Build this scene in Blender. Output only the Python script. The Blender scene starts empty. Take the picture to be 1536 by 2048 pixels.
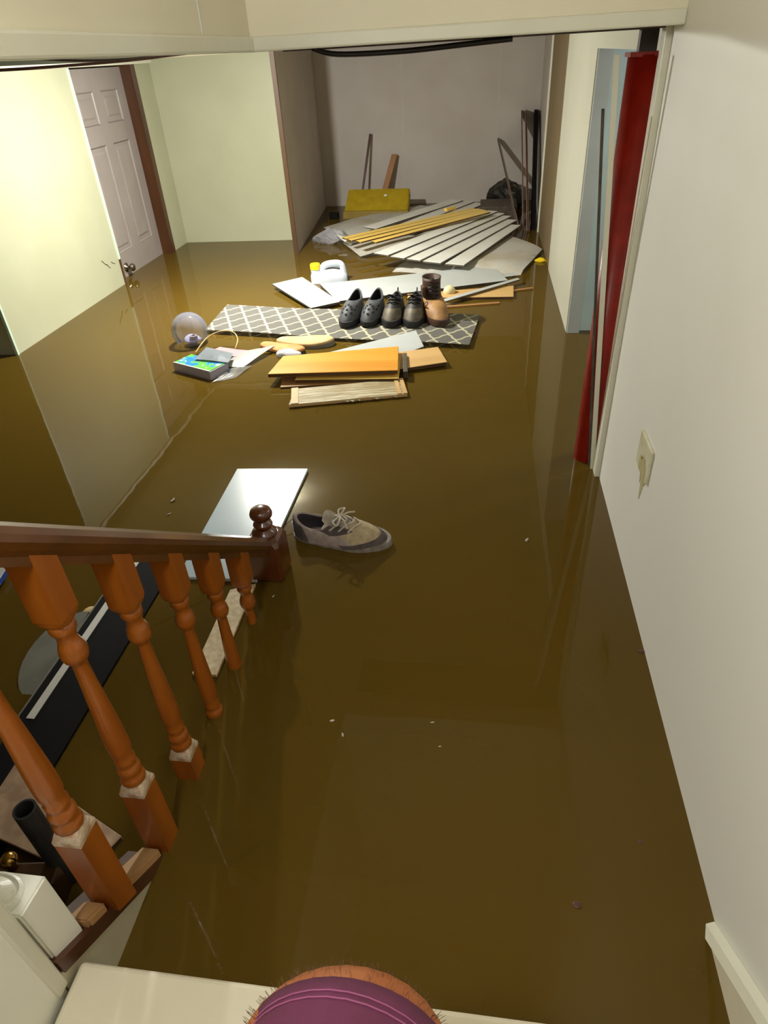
import bpy, bmesh, math, random
from mathutils import Vector, Matrix, noise

SC = bpy.context.scene
COL = SC.collection
rnd = random.Random(7)

# ------------------------------------------------------------------ camera
cam_d = bpy.data.cameras.new('camera')
cam = bpy.data.objects.new('camera', cam_d)
COL.objects.link(cam)
CAM_H = 1.2                       # metres above the flood water (z = 0)
PITCH, YAW, ROLL = math.radians(35.3), math.radians(9.4), math.radians(-3.59)
fwd = Vector((0, math.cos(PITCH), -math.sin(PITCH)))
up = Vector((0, math.sin(PITCH), math.cos(PITCH)))
right = Vector((1, 0, 0))
Rz = Matrix.Rotation(YAW, 3, 'Z')
fwd, up, right = Rz @ fwd, Rz @ up, Rz @ right
r2 = math.cos(ROLL) * right + math.sin(ROLL) * up
u2 = -math.sin(ROLL) * right + math.cos(ROLL) * up
mw = Matrix((r2, u2, -fwd)).transposed().to_4x4()
mw.translation = Vector((0, 0, CAM_H))
cam.matrix_world = mw
cam_d.sensor_fit = 'HORIZONTAL'
cam_d.sensor_width = 36
cam_d.lens = 36 * 1300 / 1536
cam_d.clip_start = 0.02
SC.camera = cam

# ------------------------------------------------------------------ world, lights, exposure
w = bpy.data.worlds.new('world')
SC.world = w
w.use_nodes = True
w.node_tree.nodes['Background'].inputs[0].default_value = (0.8, 0.85, 0.9, 1)
w.node_tree.nodes['Background'].inputs[1].default_value = 0.02
SC.view_settings.view_transform = 'Standard'
SC.view_settings.look = 'None'
SC.view_settings.gamma = 1
SC.view_settings.use_curve_mapping = False
SC.view_settings.exposure = 0.0
SC.cycles.use_denoising = True
SC.cycles.max_bounces = 10
SC.cycles.sample_clamp_indirect = 6


def light(name, loc, power, color, size, kind='AREA', rot=(0, 0, 0), sy=None):
    d = bpy.data.lights.new(name, kind)
    d.energy = power
    d.color = color
    if kind == 'AREA':
        d.shape = 'DISK' if sy is None else 'RECTANGLE'
        d.size = size
        if sy:
            d.size_y = sy
    else:
        d.shadow_soft_size = size
    o = bpy.data.objects.new(name, d)
    o.location = loc
    o.rotation_euler = rot
    COL.objects.link(o)
    return o


MAIN = (-1.33, 3.64, 1.262)
light('basement_bulb', MAIN, 92, (1.0, 0.985, 0.92), 0.028, 'POINT')
light('basement_bulb_downward', (MAIN[0], MAIN[1], MAIN[2] - 0.004), 34, (1.0, 0.985, 0.92), 0.06)
light('side_room_fill', (1.25, 2.55, 1.15), 14, (0.95, 1.0, 1.0), 0.04, 'POINT')  # added fill light, no known bulb here; brightens the doorway jamb and teal wall
light('stair_lamp', (-0.34, -0.05, 1.55), 27, (1.0, 0.985, 0.955), 0.09, 'POINT')


# ------------------------------------------------------------------ materials
def lin(c):
    f = lambda v: v / 12.92 if v <= 0.04045 else ((v + 0.055) / 1.055) ** 2.4
    return tuple(f(v / 255) for v in c) + (1.0,)


class NT:
    def __init__(s, m):
        s.t = m.node_tree
        s.n = s.t.nodes
        s.l = s.t.links

    def new(s, kind, **kw):
        n = s.n.new(kind)
        for k, v in kw.items():
            setattr(n, k, v)
        return n

    def put(s, sock, v):
        if isinstance(v, bpy.types.NodeSocket):
            s.l.new(v, sock)
        else:
            sock.default_value = v

    def math(s, op, a, b=None, c=None, clamp=False):
        n = s.new('ShaderNodeMath', operation=op, use_clamp=clamp)
        s.put(n.inputs[0], a)
        if b is not None:
            s.put(n.inputs[1], b)
        if c is not None:
            s.put(n.inputs[2], c)
        return n.outputs[0]

    def mix(s, f, a, b):
        n = s.new('ShaderNodeMix', data_type='RGBA')
        s.put(n.inputs[0], f)
        s.put(n.inputs[6], a)
        s.put(n.inputs[7], b)
        return n.outputs[2]

    def coords(s, scale=(1, 1, 1)):
        tc = s.new('ShaderNodeTexCoord')
        mp = s.new('ShaderNodeMapping')
        mp.inputs['Scale'].default_value = scale
        s.l.new(tc.outputs['Object'], mp.inputs[0])
        return mp.outputs[0]

    def noise(s, vec, scale, detail=4, rough=0.55, dist=0.0):
        n = s.new('ShaderNodeTexNoise')
        s.l.new(vec, n.inputs['Vector'])
        n.inputs['Scale'].default_value = scale
        n.inputs['Detail'].default_value = detail
        n.inputs['Roughness'].default_value = rough
        n.inputs['Distortion'].default_value = dist
        return n.outputs[0]

    def ramp(s, f, a, b):
        n = s.new('ShaderNodeMapRange')
        s.put(n.inputs[0], f)
        n.inputs[1].default_value = a
        n.inputs[2].default_value = b
        return n.outputs[0]


MATS = {}


def mat(name, c1, c2=None, rough=0.5, scale=8.0, stretch=(1, 1, 1), bump=0.0, metal=0.0, spec=0.5,
        lo=0.35, hi=0.65, coat=0.0, bscale=None, detail=4):
    """two-tone noise material in object space"""
    if name in MATS:
        return MATS[name]
    m = bpy.data.materials.new(name)
    m.use_nodes = True
    t = NT(m)
    b = t.n['Principled BSDF']
    b.inputs['Roughness'].default_value = rough
    b.inputs['Metallic'].default_value = metal
    b.inputs['Specular IOR Level'].default_value = spec
    if coat:
        b.inputs['Coat Weight'].default_value = coat
        b.inputs['Coat Roughness'].default_value = 0.15
    v = t.coords(stretch)
    nz = t.noise(v, scale, detail)
    if c2 is None:
        c2 = c1
    t.put(b.inputs['Base Color'], t.mix(t.ramp(nz, lo, hi), lin(c1), lin(c2)))
    if bump:
        bn = t.new('ShaderNodeBump')
        bn.inputs['Strength'].default_value = bump
        bn.inputs['Distance'].default_value = 0.004
        nb = t.noise(v, bscale or scale * 4, 4)
        t.l.new(nb, bn.inputs['Height'])
        t.l.new(bn.outputs[0], b.inputs['Normal'])
    MATS[name] = m
    return m


def wood(name, c1, c2, rough=0.4, axis=0, scale=14, coat=0.0):
    st = [1.0, 1.0, 1.0]
    st[axis] = 0.09
    return mat(name, c1, c2, rough, scale, tuple(st), 0.12, coat=coat, lo=0.3, hi=0.7, detail=6)


m_paint = mat('cream_wall_paint', (176, 177, 150), (171, 172, 144), 0.45, 3, bump=0.03, bscale=160)
m_pier = mat('bright_cream_paint', (196, 195, 177), (191, 190, 171), 0.45, 3, bump=0.03, bscale=160)
m_right = mat('greige_wall_paint', (234, 233, 226), (230, 229, 221), 0.5, 2, bump=0.04, bscale=150)
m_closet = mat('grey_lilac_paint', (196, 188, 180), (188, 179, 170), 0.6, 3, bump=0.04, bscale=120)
m_fascia = mat('fascia_paint', (232, 225, 202), (228, 221, 196), 0.55, 3, bump=0.03, bscale=140)
m_trim = mat('white_trim_paint', (226, 225, 208), (220, 218, 198), 0.35, 6, bump=0.02)
m_bead = mat('mint_corner_paint', (205, 226, 208), (196, 218, 200), 0.4, 6)
m_jamb = mat('grey_blue_jamb', (196, 202, 200), (188, 194, 192), 0.5, 5)
m_teal = mat('pale_teal_paint', (190, 206, 206), (182, 199, 199), 0.5, 5)
m_ceil = mat('ceiling_paint', (215, 208, 180), (205, 197, 168), 0.7, 4)
m_tanply = wood('tan_plywood_wall', (118, 101, 70), (102, 85, 56), 0.6, 2)
m_brownedge = wood('brown_board_edge', (86, 60, 36), (66, 44, 24), 0.45, 2)
m_casing = wood('dark_casing_wood', (78, 46, 21), (56, 30, 11), 0.35, 2)
m_door = mat('door_paint', (146, 137, 133), (140, 131, 126), 0.4, 5, bump=0.02)
m_steelbrown = mat('rusty_brown_steel', (70, 52, 42), (52, 38, 32), 0.55, 20)
m_red = mat('red_pole_paint', (142, 26, 10), (116, 18, 7), 0.36, 18, bump=0.10, spec=0.35, bscale=60, lo=0.3, hi=0.75)
m_black = mat('black_plastic', (9, 9, 10), (14, 14, 15), 0.75, 30, spec=0.15)
m_blackcable = mat('black_cable', (24, 20, 20), None, 0.5)
m_redwire = mat('maroon_wire', (88, 34, 28), (60, 24, 22), 0.5, 30)
m_railwood = wood('orange_stained_oak', (164, 90, 20), (126, 64, 11), 0.36, 2, 16, coat=0.35)
m_handrail = wood('dark_stained_handrail', (98, 56, 20), (66, 36, 10), 0.3, 1, 16, coat=0.5)
m_newel = wood('dark_stained_newel', (100, 50, 18), (70, 32, 10), 0.3, 2, 16, coat=0.5)
m_worn = mat('worn_pale_corner', (205, 190, 168), (168, 132, 96), 0.5, 60)
m_cap = wood('dark_cap_wood', (92, 52, 28), (66, 36, 20), 0.45, 1, 14, coat=0.2)
m_fillet = wood('raw_fillet_wood', (190, 152, 104), (170, 128, 80), 0.6, 1)
m_stair = mat('cream_stair_paint', (226, 219, 196), (220, 212, 186), 0.5, 6, bump=0.04, bscale=60)
m_stringer = mat('stringer_paint', (190, 184, 158), (182, 174, 146), 0.5, 6)
m_whitepost = mat('white_post_gloss', (242, 242, 230), (238, 238, 224), 0.3, 6)
m_whiteboard = mat('white_laminate', (184, 188, 187), (178, 182, 179), 0.35, 5)
m_whitefar = mat('lit_white_laminate', (226, 226, 219), (216, 214, 203), 0.35, 5)  # white laminate with extra light put into the colour for dim alcove planks
m_gloss = mat('glossy_white_panel', (172, 190, 202), (166, 184, 197), 0.22, 4, spec=0.6)
m_edge = mat('dark_board_edge', (86, 76, 62), (60, 52, 42), 0.6, 30)
m_orange = wood('orange_varnished_plank', (230, 172, 70), (218, 142, 34), 0.35, 0, 8, coat=0.2)
m_tanp = wood('tan_plywood', (206, 170, 112), (190, 150, 92), 0.55, 0, 10)
m_brownp = wood('brown_plank', (168, 126, 74), (146, 104, 58), 0.55, 0, 10)
m_yellowp = wood('yellow_plank', (242, 214, 124), (222, 178, 72), 0.4, 0, 8)
m_yellow = mat('mustard_yellow_plastic', (176, 150, 24), (160, 134, 16), 0.5, 12)
m_yellowcap = mat('yellow_cap_plastic', (238, 204, 30), None, 0.35)
m_jug = mat('milky_jug_plastic', (198, 204, 212), (190, 197, 206), 0.3, 8)
m_rubber = mat('black_clog_foam', (58, 60, 64), (70, 72, 77), 0.6, 40, bump=0.05)
m_hole = mat('shoe_dark_inside', (8, 8, 9), None, 0.9)
m_shoeupper = mat('dark_grey_shoe_upper', (34, 33, 31), (46, 44, 38), 0.6, 30, bump=0.1)
m_shoegrime = mat('grimy_toe_leather', (104, 94, 74), (72, 65, 52), 0.6, 30, bump=0.1)
m_sole = mat('black_shoe_sole', (18, 18, 20), (26, 26, 28), 0.6, 30)
m_boot = mat('tan_boot_leather', (170, 128, 78), (126, 88, 50), 0.6, 16, bump=0.15)
m_bootdark = mat('dark_brown_boot_shaft', (78, 50, 34), (48, 30, 22), 0.6, 16, bump=0.15)
m_sneak = mat('grey_sneaker_suede', (168, 154, 147), (146, 132, 126), 0.8, 45, bump=0.12)
m_sneakdark = mat('dark_sneaker_panel', (124, 114, 110), (106, 96, 92), 0.8, 45, bump=0.12)
m_sneaktoe = mat('tan_sneaker_toe', (178, 162, 130), (156, 140, 110), 0.85, 60, bump=0.12)
m_lining = mat('dark_sneaker_lining', (54, 46, 52), (42, 36, 42), 0.9, 30)
m_lace = mat('pale_lace', (196, 188, 172), (180, 170, 154), 0.8, 60)
m_soleW = mat('grey_rubber_sole', (140, 132, 122), (112, 104, 96), 0.6, 40)
m_white = mat('clean_white', (215, 215, 210), None, 0.4)
m_beige = mat('beige_foam', (214, 188, 138), (196, 166, 114), 0.8, 20)
m_greyplastic = mat('grey_plastic', (128, 128, 120), (112, 112, 104), 0.6, 12)
m_pipe = mat('black_pipe_plastic', (52, 52, 52), (38, 38, 40), 0.5, 20)
m_brass = mat('polished_brass', (190, 150, 80), None, 0.18, metal=1.0)
m_metal = mat('satin_nickel', (150, 140, 125), None, 0.25, metal=1.0)
m_osb = mat('pale_strand_board', (230, 216, 186), (206, 186, 146), 0.7, 60, lo=0.35, hi=0.6)
m_vinyl = mat('pinkish_patterned_board', (188, 160, 132), (160, 132, 108), 0.6, 22, lo=0.4, hi=0.6)
m_darkwood = wood('dark_furniture_wood', (70, 44, 20), (48, 28, 12), 0.4, 0)
m_shorts = mat('plum_shorts_cloth', (100, 40, 72), (84, 31, 58), 0.85, 20, bump=0.1, bscale=300)
m_stitch = mat('pink_stitch_thread', (140, 72, 110), None, 0.8)
m_skin = mat('leg_skin', (182, 112, 64), (166, 96, 52), 0.55, 20)
m_hair = mat('leg_hair', (86, 56, 36), None, 0.6)
m_plate = mat('cream_plate_plastic', (216, 214, 188), (200, 196, 160), 0.4, 30)
m_stain = mat('yellow_drip_stain', (190, 184, 140), (180, 170, 120), 0.5, 30)
m_pink = mat('pink_paper', (234, 190, 196), None, 0.5)
m_greyp = mat('grey_folded_paper', (160, 170, 176), (150, 160, 168), 0.4, 10)
m_dark = mat('dark_bag_plastic', (30, 30, 26), (44, 42, 36), 0.35, 14, bump=0.2)
m_stick = wood('dark_stick_wood', (92, 54, 34), (66, 36, 22), 0.5, 2)
m_stick2 = wood('tan_stick_wood', (176, 130, 92), (150, 106, 70), 0.5, 2)
m_lampglass = None


def emission(name, col, s):
    m = bpy.data.materials.new(name)
    m.use_nodes = True
    b = m.node_tree.nodes['Principled BSDF']
    b.inputs['Base Color'].default_value = (0.8, 0.8, 0.75, 1)
    b.inputs['Emission Color'].default_value = col
    b.inputs['Emission Strength'].default_value = s
    return m


def m_clear(name, tint, f=0.12, rough=0.05):
    """thin clear plastic film: mostly see-through, with gloss"""
    m = bpy.data.materials.new(name)
    m.use_nodes = True
    t = NT(m)
    t.n.remove(t.n['Principled BSDF'])
    out = t.n['Material Output']
    tr = t.new('ShaderNodeBsdfTransparent')
    tr.inputs[0].default_value = (0.97, 0.98, 1, 1)
    gl = t.new('ShaderNodeBsdfGlossy')
    gl.inputs['Roughness'].default_value = rough
    df = t.new('ShaderNodeBsdfDiffuse')
    df.inputs[0].default_value = lin(tint)
    lw = t.new('ShaderNodeLayerWeight')
    lw.inputs[0].default_value = 0.25
    m1 = t.new('ShaderNodeMixShader')
    m1.inputs[0].default_value = f
    t.l.new(tr.outputs[0], m1.inputs[1])
    t.l.new(df.outputs[0], m1.inputs[2])
    m2 = t.new('ShaderNodeMixShader')
    t.put(m2.inputs[0], t.math('MULTIPLY', lw.outputs['Fresnel'], 0.8))
    t.l.new(m1.outputs[0], m2.inputs[1])
    t.l.new(gl.outputs[0], m2.inputs[2])
    t.l.new(m2.outputs[0], out.inputs[0])
    return m


m_globe = m_clear('clear_globe_plastic', (214, 220, 248), 0.20)
m_film = m_clear('clear_film_plastic', (200, 200, 205), 0.35, 0.12)
m_box = m_clear('clear_box_plastic', (205, 200, 214), 0.62, 0.1)


def water_material():
    m = bpy.data.materials.new('murky_brown_flood_water')
    m.use_nodes = True
    t = NT(m)
    t.n.remove(t.n['Principled BSDF'])
    out = t.n['Material Output']
    v = t.coords()
    nz = t.noise(v, 1.3, 3)
    df = t.new('ShaderNodeBsdfDiffuse')
    t.put(df.inputs[0], t.mix(t.ramp(nz, 0.3, 0.7), (0.104, 0.062, 0.0080, 1), (0.118, 0.071, 0.0098, 1)))
    tr = t.new('ShaderNodeBsdfTransparent')
    gl = t.new('ShaderNodeBsdfGlossy')
    gl.inputs['Roughness'].default_value = 0.02
    bn = t.new('ShaderNodeBump')
    bn.inputs['Strength'].default_value = 0.05
    bn.inputs['Distance'].default_value = 0.01
    t.l.new(t.noise(v, 5.0, 2), bn.inputs['Height'])
    t.l.new(bn.outputs[0], gl.inputs['Normal'])
    fr = t.new('ShaderNodeFresnel')
    fr.inputs[0].default_value = 1.34
    a = t.new('ShaderNodeMixShader')
    a.inputs[0].default_value = 0.14
    t.l.new(df.outputs[0], a.inputs[1])
    t.l.new(tr.outputs[0], a.inputs[2])
    b = t.new('ShaderNodeMixShader')
    t.l.new(fr.outputs[0], b.inputs[0])
    t.l.new(a.outputs[0], b.inputs[1])
    t.l.new(gl.outputs[0], b.inputs[2])
    t.l.new(b.outputs[0], out.inputs[0])
    va = t.new('ShaderNodeVolumeAbsorption')
    va.inputs[0].default_value = (0.72, 0.52, 0.14, 1)
    va.inputs[1].default_value = 24.0
    t.l.new(va.outputs[0], out.inputs['Volume'])
    return m


def trellis_material(L, W):
    m = bpy.data.materials.new('grey_trellis_mat')
    m.use_nodes = True
    t = NT(m)
    b = t.n['Principled BSDF']
    b.inputs['Roughness'].default_value = 0.7
    tc = t.new('ShaderNodeTexCoord')
    sp = t.new('ShaderNodeSeparateXYZ')
    t.l.new(tc.outputs['Object'], sp.inputs[0])
    P, Q = 0.112, 0.172
    u = t.math('DIVIDE', sp.outputs[0], P)
    vv = t.math('DIVIDE', sp.outputs[1], Q)
    A = t.math('ADD', u, vv)
    B = t.math('SUBTRACT', u, vv)
    TAU = math.tau

    def line(a, c):
        wob = t.math('MULTIPLY', t.math('SINE', t.math('MULTIPLY', c, TAU * 2)), 0.024)
        d = t.math('ABSOLUTE', t.math('SUBTRACT', t.math('FRACT', t.math('ADD', a, wob)), 0.5))
        return t.math('GREATER_THAN', d, 0.435)
    k = t.math('MAXIMUM', line(A, B), line(B, A))
    nz = t.noise(t.coords(), 60, 3)
    grey = t.mix(nz, lin((124, 122, 115)), lin((144, 141, 132)))
    cream = t.mix(nz, lin((216, 210, 182)), lin((228, 222, 196)))
    t.put(b.inputs['Base Color'], t.mix(k, grey, cream))
    bn = t.new('ShaderNodeBump')
    bn.inputs['Strength'].default_value = 0.2
    bn.inputs['Distance'].default_value = 0.003
    t.l.new(k, bn.inputs['Height'])
    t.l.new(bn.outputs[0], b.inputs['Normal'])
    return m


def streak_material():
    """old board: pale scraped streaks along the grain over brown"""
    m = bpy.data.materials.new('scraped_grainy_board')
    m.use_nodes = True
    t = NT(m)
    b = t.n['Principled BSDF']
    b.inputs['Roughness'].default_value = 0.6
    n1 = t.noise(t.coords((0.06, 1, 1)), 75, 5, 0.7)
    n2 = t.noise(t.coords((0.4, 1, 1)), 9, 3)
    f = t.math('MULTIPLY', t.ramp(n1, 0.46, 0.56), t.ramp(n2, 0.3, 0.6))
    t.put(b.inputs['Base Color'], t.mix(f, lin((142, 122, 74)), lin((204, 196, 170))))
    return m


def print_material():
    """blue and green printed insert"""
    m = bpy.data.materials.new('blue_green_print')
    m.use_nodes = True
    t = NT(m)
    b = t.n['Principled BSDF']
    b.inputs['Roughness'].default_value = 0.3
    n1 = t.noise(t.coords(), 14, 3)
    c = t.mix(t.ramp(n1, 0.44, 0.5), lin((30, 130, 205)), lin((96, 190, 60)))
    n2 = t.noise(t.coords(), 22, 2)
    c = t.mix(t.ramp(n2, 0.60, 0.64), c, lin((235, 240, 240)))
    t.put(b.inputs['Base Color'], c)
    return m


# ------------------------------------------------------------------ mesh helpers
def link(name, bm, m, parent=None, smooth=False, loc=None, mats=None):
    me = bpy.data.meshes.new(name)
    bmesh.ops.recalc_face_normals(bm, faces=bm.faces)
    if smooth:
        for f in bm.faces:
            f.smooth = True
    bm.to_mesh(me)
    bm.free()
    for x in (mats or [m]):
        me.materials.append(x)
    o = bpy.data.objects.new(name, me)
    COL.objects.link(o)
    if parent:
        o.parent = parent
    if loc is not None:
        o.location = loc
    return o


def thing(name, label, cat, loc=(0, 0, 0), rotz=0.0, group=None):
    o = bpy.data.objects.new(name, None)
    o.empty_display_size = 0.05
    COL.objects.link(o)
    o.location = loc
    o.rotation_euler = (0, 0, rotz)
    return tag(o, label, cat, group)


def tag(o, label, cat=None, group=None, kind=None):
    o['label'] = label
    if cat:
        o['category'] = cat
    if group:
        o['group'] = group
    if kind:
        o['kind'] = kind
    return o


def struct(name, bm, m, label=None, **k):
    o = link(name, bm, m, **k)
    o['kind'] = 'structure'
    if label:
        o['label'] = label
    return o


def box(bm, x0, x1, y0, y1, z0, z1, bevel=0.0, seg=2, mi=0):
    vs = [bm.verts.new(p) for p in ((x0, y0, z0), (x1, y0, z0), (x1, y1, z0), (x0, y1, z0),
                                    (x0, y0, z1), (x1, y0, z1), (x1, y1, z1), (x0, y1, z1))]
    fs = [bm.faces.new([vs[i] for i in q]) for q in ((3, 2, 1, 0), (4, 5, 6, 7), (0, 1, 5, 4), (1, 2, 6, 5), (2, 3, 7, 6), (3, 0, 4, 7))]
    for f in fs:
        f.material_index = mi
    if bevel:
        es = list({e for f in fs for e in f.edges})
        bmesh.ops.bevel(bm, geom=es, offset=bevel, segments=seg, profile=0.5, affect='EDGES')
    return bm


def bx(*a, **k):
    return box(bmesh.new(), *a, **k)


def prism(bm, pts, vec, mi=0):
    """polygon (3-D points) extruded along vec"""
    vec = Vector(vec)
    a = [bm.verts.new(p) for p in pts]
    b = [bm.verts.new(Vector(p) + vec) for p in pts]
    n = len(pts)
    fs = [bm.faces.new(a), bm.faces.new(b[::-1])]
    for i in range(n):
        fs.append(bm.faces.new((a[i], a[(i + 1) % n], b[(i + 1) % n], b[i])))
    for f in fs:
        f.material_index = mi
    return fs


def rings(bm, rs, cap0=True, cap1=True, close=True):
    """loft a list of rings (equal length lists of points)"""
    vr = [[bm.verts.new(p) for p in r] for r in rs]
    n = len(vr[0])
    for a, b in zip(vr, vr[1:]):
        for i in range(n if close else n - 1):
            j = (i + 1) % n
            bm.faces.new((a[i], a[j], b[j], b[i]))
    if cap0:
        bm.faces.new(vr[0][::-1])
    if cap1:
        bm.faces.new(vr[-1])
    return vr


def tube(bm, pts, r, n=8, caps=True, taper=None):
    pts = [Vector(p) for p in pts]
    rs = []
    prev = None
    for i, p in enumerate(pts):
        d = (pts[min(i + 1, len(pts) - 1)] - pts[max(i - 1, 0)]).normalized()
        if prev is None:
            a = d.orthogonal().normalized()
        else:
            a = (prev - prev.dot(d) * d).normalized()
        prev = a
        b = d.cross(a)
        rr = r if taper is None else r * taper[i]
        rs.append([p + rr * (math.cos(math.tau * k / n) * a + math.sin(math.tau * k / n) * b) for k in range(n)])
    rings(bm, rs, caps, caps)
    return bm


def smoothpath(pts, sub=6):
    pts = [Vector(p) for p in pts]
    out = []
    for i in range(len(pts) - 1):
        p0, p1, p2, p3 = pts[max(i - 1, 0)], pts[i], pts[i + 1], pts[min(i + 2, len(pts) - 1)]
        for k in range(sub):
            t = k / sub
            out.append(0.5 * ((2 * p1) + (p2 - p0) * t + (2 * p0 - 5 * p1 + 4 * p2 - p3) * t * t + (3 * p1 - p0 - 3 * p2 + p3) * t ** 3))
    out.append(pts[-1])
    return out


def sphere(bm, c, r, sx=1, sy=1, sz=1, u=20, v=12):
    res = bmesh.ops.create_uvsphere(bm, u_segments=u, v_segments=v, radius=r)
    for x in res['verts']:
        x.co = Vector(c) + Vector((x.co.x * sx, x.co.y * sy, x.co.z * sz))
    return bm


def plank(name, pts, thick, m, label=None, cat='plank', group=None, edge=None, bevel=0.0015, bend=0.0, parent=None):
    """board whose upper face has the given world corners; its own X axis runs along the longer side"""
    P = [Vector(p) for p in pts]
    c = sum(P, Vector()) / len(P)
    e = max((P[1] - P[0], P[2] - P[1], P[3 % len(P)] - P[2]), key=lambda v: v.length)
    a = math.atan2(e.y, e.x)
    R = Matrix.Rotation(-a, 3, 'Z')
    bm = bmesh.new()
    q = [R @ (p - c) for p in P]
    fs = prism(bm, q, (0, 0, -thick))
    if edge:
        for f in fs[2:]:
            f.material_index = 1
    if bevel:
        bmesh.ops.bevel(bm, geom=list(bm.edges), offset=bevel, segments=1, affect='EDGES')
    o = link(name, bm, m, mats=[m, edge] if edge else [m])
    o.location = c
    o.rotation_euler = (0, 0, a)
    if label:
        tag(o, label, cat, group)
    return o


def leaner(name, foot, head, wvec, thick, m, label, cat='board', edge=None):
    """board standing on foot and leaning to head; wvec is the half-width vector, thickness across"""
    foot, head, wvec = Vector(foot), Vector(head), Vector(wvec)
    d = (head - foot)
    n = d.cross(wvec).normalized() * thick
    bm = bmesh.new()
    fs = prism(bm, [(-wvec), (wvec), (wvec + d), (-wvec + d)], n)
    if edge:
        for f in fs[2:]:
            f.material_index = 1
    bmesh.ops.bevel(bm, geom=list(bm.edges), offset=0.001, segments=1, affect='EDGES')
    o = link(name, bm, m, mats=[m, edge] if edge else [m], loc=foot)
    return tag(o, label, cat)


# ------------------------------------------------------------------ room shell
FL = -0.86          # submerged floor
CE = 1.300          # basement ceiling
struct('floor', bx(-4.6, 2.2, -2.8, 7.0, FL - 0.1, FL), mat('wet_floor', (92, 74, 44), (78, 60, 34), 0.6), 'submerged basement floor')

# left wall: returns to the left at its near end
bm = bmesh.new()
prism(bm, [(-2.38, 2.975, FL), (-2.38, 4.24, FL), (-2.52, 4.24, FL), (-2.52, 3.1, FL), (-4.6, 3.1, FL), (-4.6, 2.975, FL)], (0, 0, 1.215 - FL))
wl = struct('wall_left', bm, m_paint, 'cream left wall beside the white door')
struct('wall_left.001', bx(-2.52, -2.385, 5.085, 5.40, FL, 1.225), m_paint, 'narrow strip of cream wall right of the brown door casing')
# corner beads
link('corner_bead', bx(-2.384, -2.372, 4.228, 4.246, 0.16, 1.212, bevel=0.002), m_bead, wl)
link('corner_bead', bx(-2.384, -2.372, 4.228, 4.246, FL, 0.16, bevel=0.002), m_brownedge, wl)
link('corner_bead', bx(-2.390, -2.374, 2.969, 2.983, FL, 1.212, bevel=0.002), m_bead, wl)
bm = bmesh.new()
for (y0, z0, y1, z1) in ((4.02, 0.205, 4.07, 0.165), (4.07, 0.170, 4.10, 0.140), (4.13, 0.170, 4.17, 0.150)):
    tube(bm, [(-2.379, y0, z0), (-2.379, (y0 + y1) / 2, (z0 + z1) / 2 - 0.004), (-2.379, y1, z1)], 0.0022, 5)
link('scuff_mark', bm, m_steelbrown, wl)['label'] = 'short dark scratches on the cream wall'

struct('wall_back', bx(-4.6, -1.405, 5.38, 5.48, FL, CE), m_paint, 'cream back wall between door corner and alcove')
struct('wall_far_left', bx(-4.7, -4.6, -2.8, 5.48, FL, CE), m_paint, 'far left basement wall outside the frame')
struct('wall_front', bx(-4.6, -0.66, -2.8, -2.7, FL, CE), m_paint, 'basement wall behind the stairs')

# alcove
bm = bmesh.new()
prism(bm, [(-1.342, 4.945, FL), (-1.49, 6.74, FL), (-1.52, 6.74, FL), (-1.372, 4.945, FL)], (0, 0, CE - FL))
pt = struct('wall_alcove_left', bm, m_closet, 'side partition of the alcove, shaded grey')
link('edge_board', bx(-1.372, -1.340, 4.930, 4.945, FL, CE, bevel=0.002), m_brownedge, pt)['label'] = 'brown edging board on the partition front'
bwall = struct('wall_alcove_back', bx(-1.6, 0.62, 6.72, 6.8, FL, CE), m_closet, 'grey lilac back wall of the alcove')
bmx = bmesh.new()
for xx in (-0.72, 0.12):
    box(bmx, xx - 0.002, xx + 0.002, 6.7185, 6.7205, FL, CE)
link('panel_joint', bmx, m_jamb, bwall)
struct('wall_alcove_right', bx(0.475, 0.58, 5.45, 6.72, FL, CE), m_closet, 'grey right side of the alcove')
struct('trim_1', bx(0.432, 0.475, 5.44, 5.475, 0.0 - 0.06, CE, bevel=0.002), m_trim, 'cream upright trim strip at the alcove mouth')
struct('wall_plywood', bx(0.442, 0.56, 4.43, 5.44, FL, CE), m_tanply, 'tan plywood wall panel beside the alcove')

# wall pier right, doorway with header
struct('wall_pier', bx(0.44, 0.505, 3.275, 4.43, FL, CE), m_pier, 'bright cream wall pier right of the alcove')
struct('trim_2', bx(0.445, 0.503, 3.262, 3.275, FL, 1.167), m_jamb, 'grey blue door jamb facing the stairs')
struct('wall_header', bx(0.44, 0.56, 1.93, 3.275, 1.165, CE), m_pier, 'cream header above the doorway')
struct('wall_side_room', bx(0.503, 2.0, 3.30, 3.40, FL, CE), m_teal, 'pale teal wall of the room behind the doorway')
struct('wall_side_room.001', bx(2.0, 2.1, 1.5, 3.4, FL, CE), m_teal, 'end wall of the room behind the doorway')

# right stair wall
rw = struct('wall_right', bx(0.42, 0.54, -2.8, 1.945, FL, 3.5), m_right, 'plain greige wall right of the stairs')
struct('trim_3', bx(0.405, 0.56, 1.915, 1.962, FL, 1.225, bevel=0.003), m_trim, 'cream casing at the end of the right wall')

# ceiling with the stair opening
OX0, OX1, OY = -0.545, 0.42, 1.815
bm = bmesh.new()
box(bm, -4.7, OX0 - 0.10, -2.8, 7.0, CE, CE + 0.08)
box(bm, OX0 - 0.10, 2.2, OY + 0.10, 7.0, CE, CE + 0.08)
box(bm, 0.54, 2.2, -2.8, OY + 0.10, CE, CE + 0.08)
struct('ceiling', bm, m_ceil, 'low basement ceiling')
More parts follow.
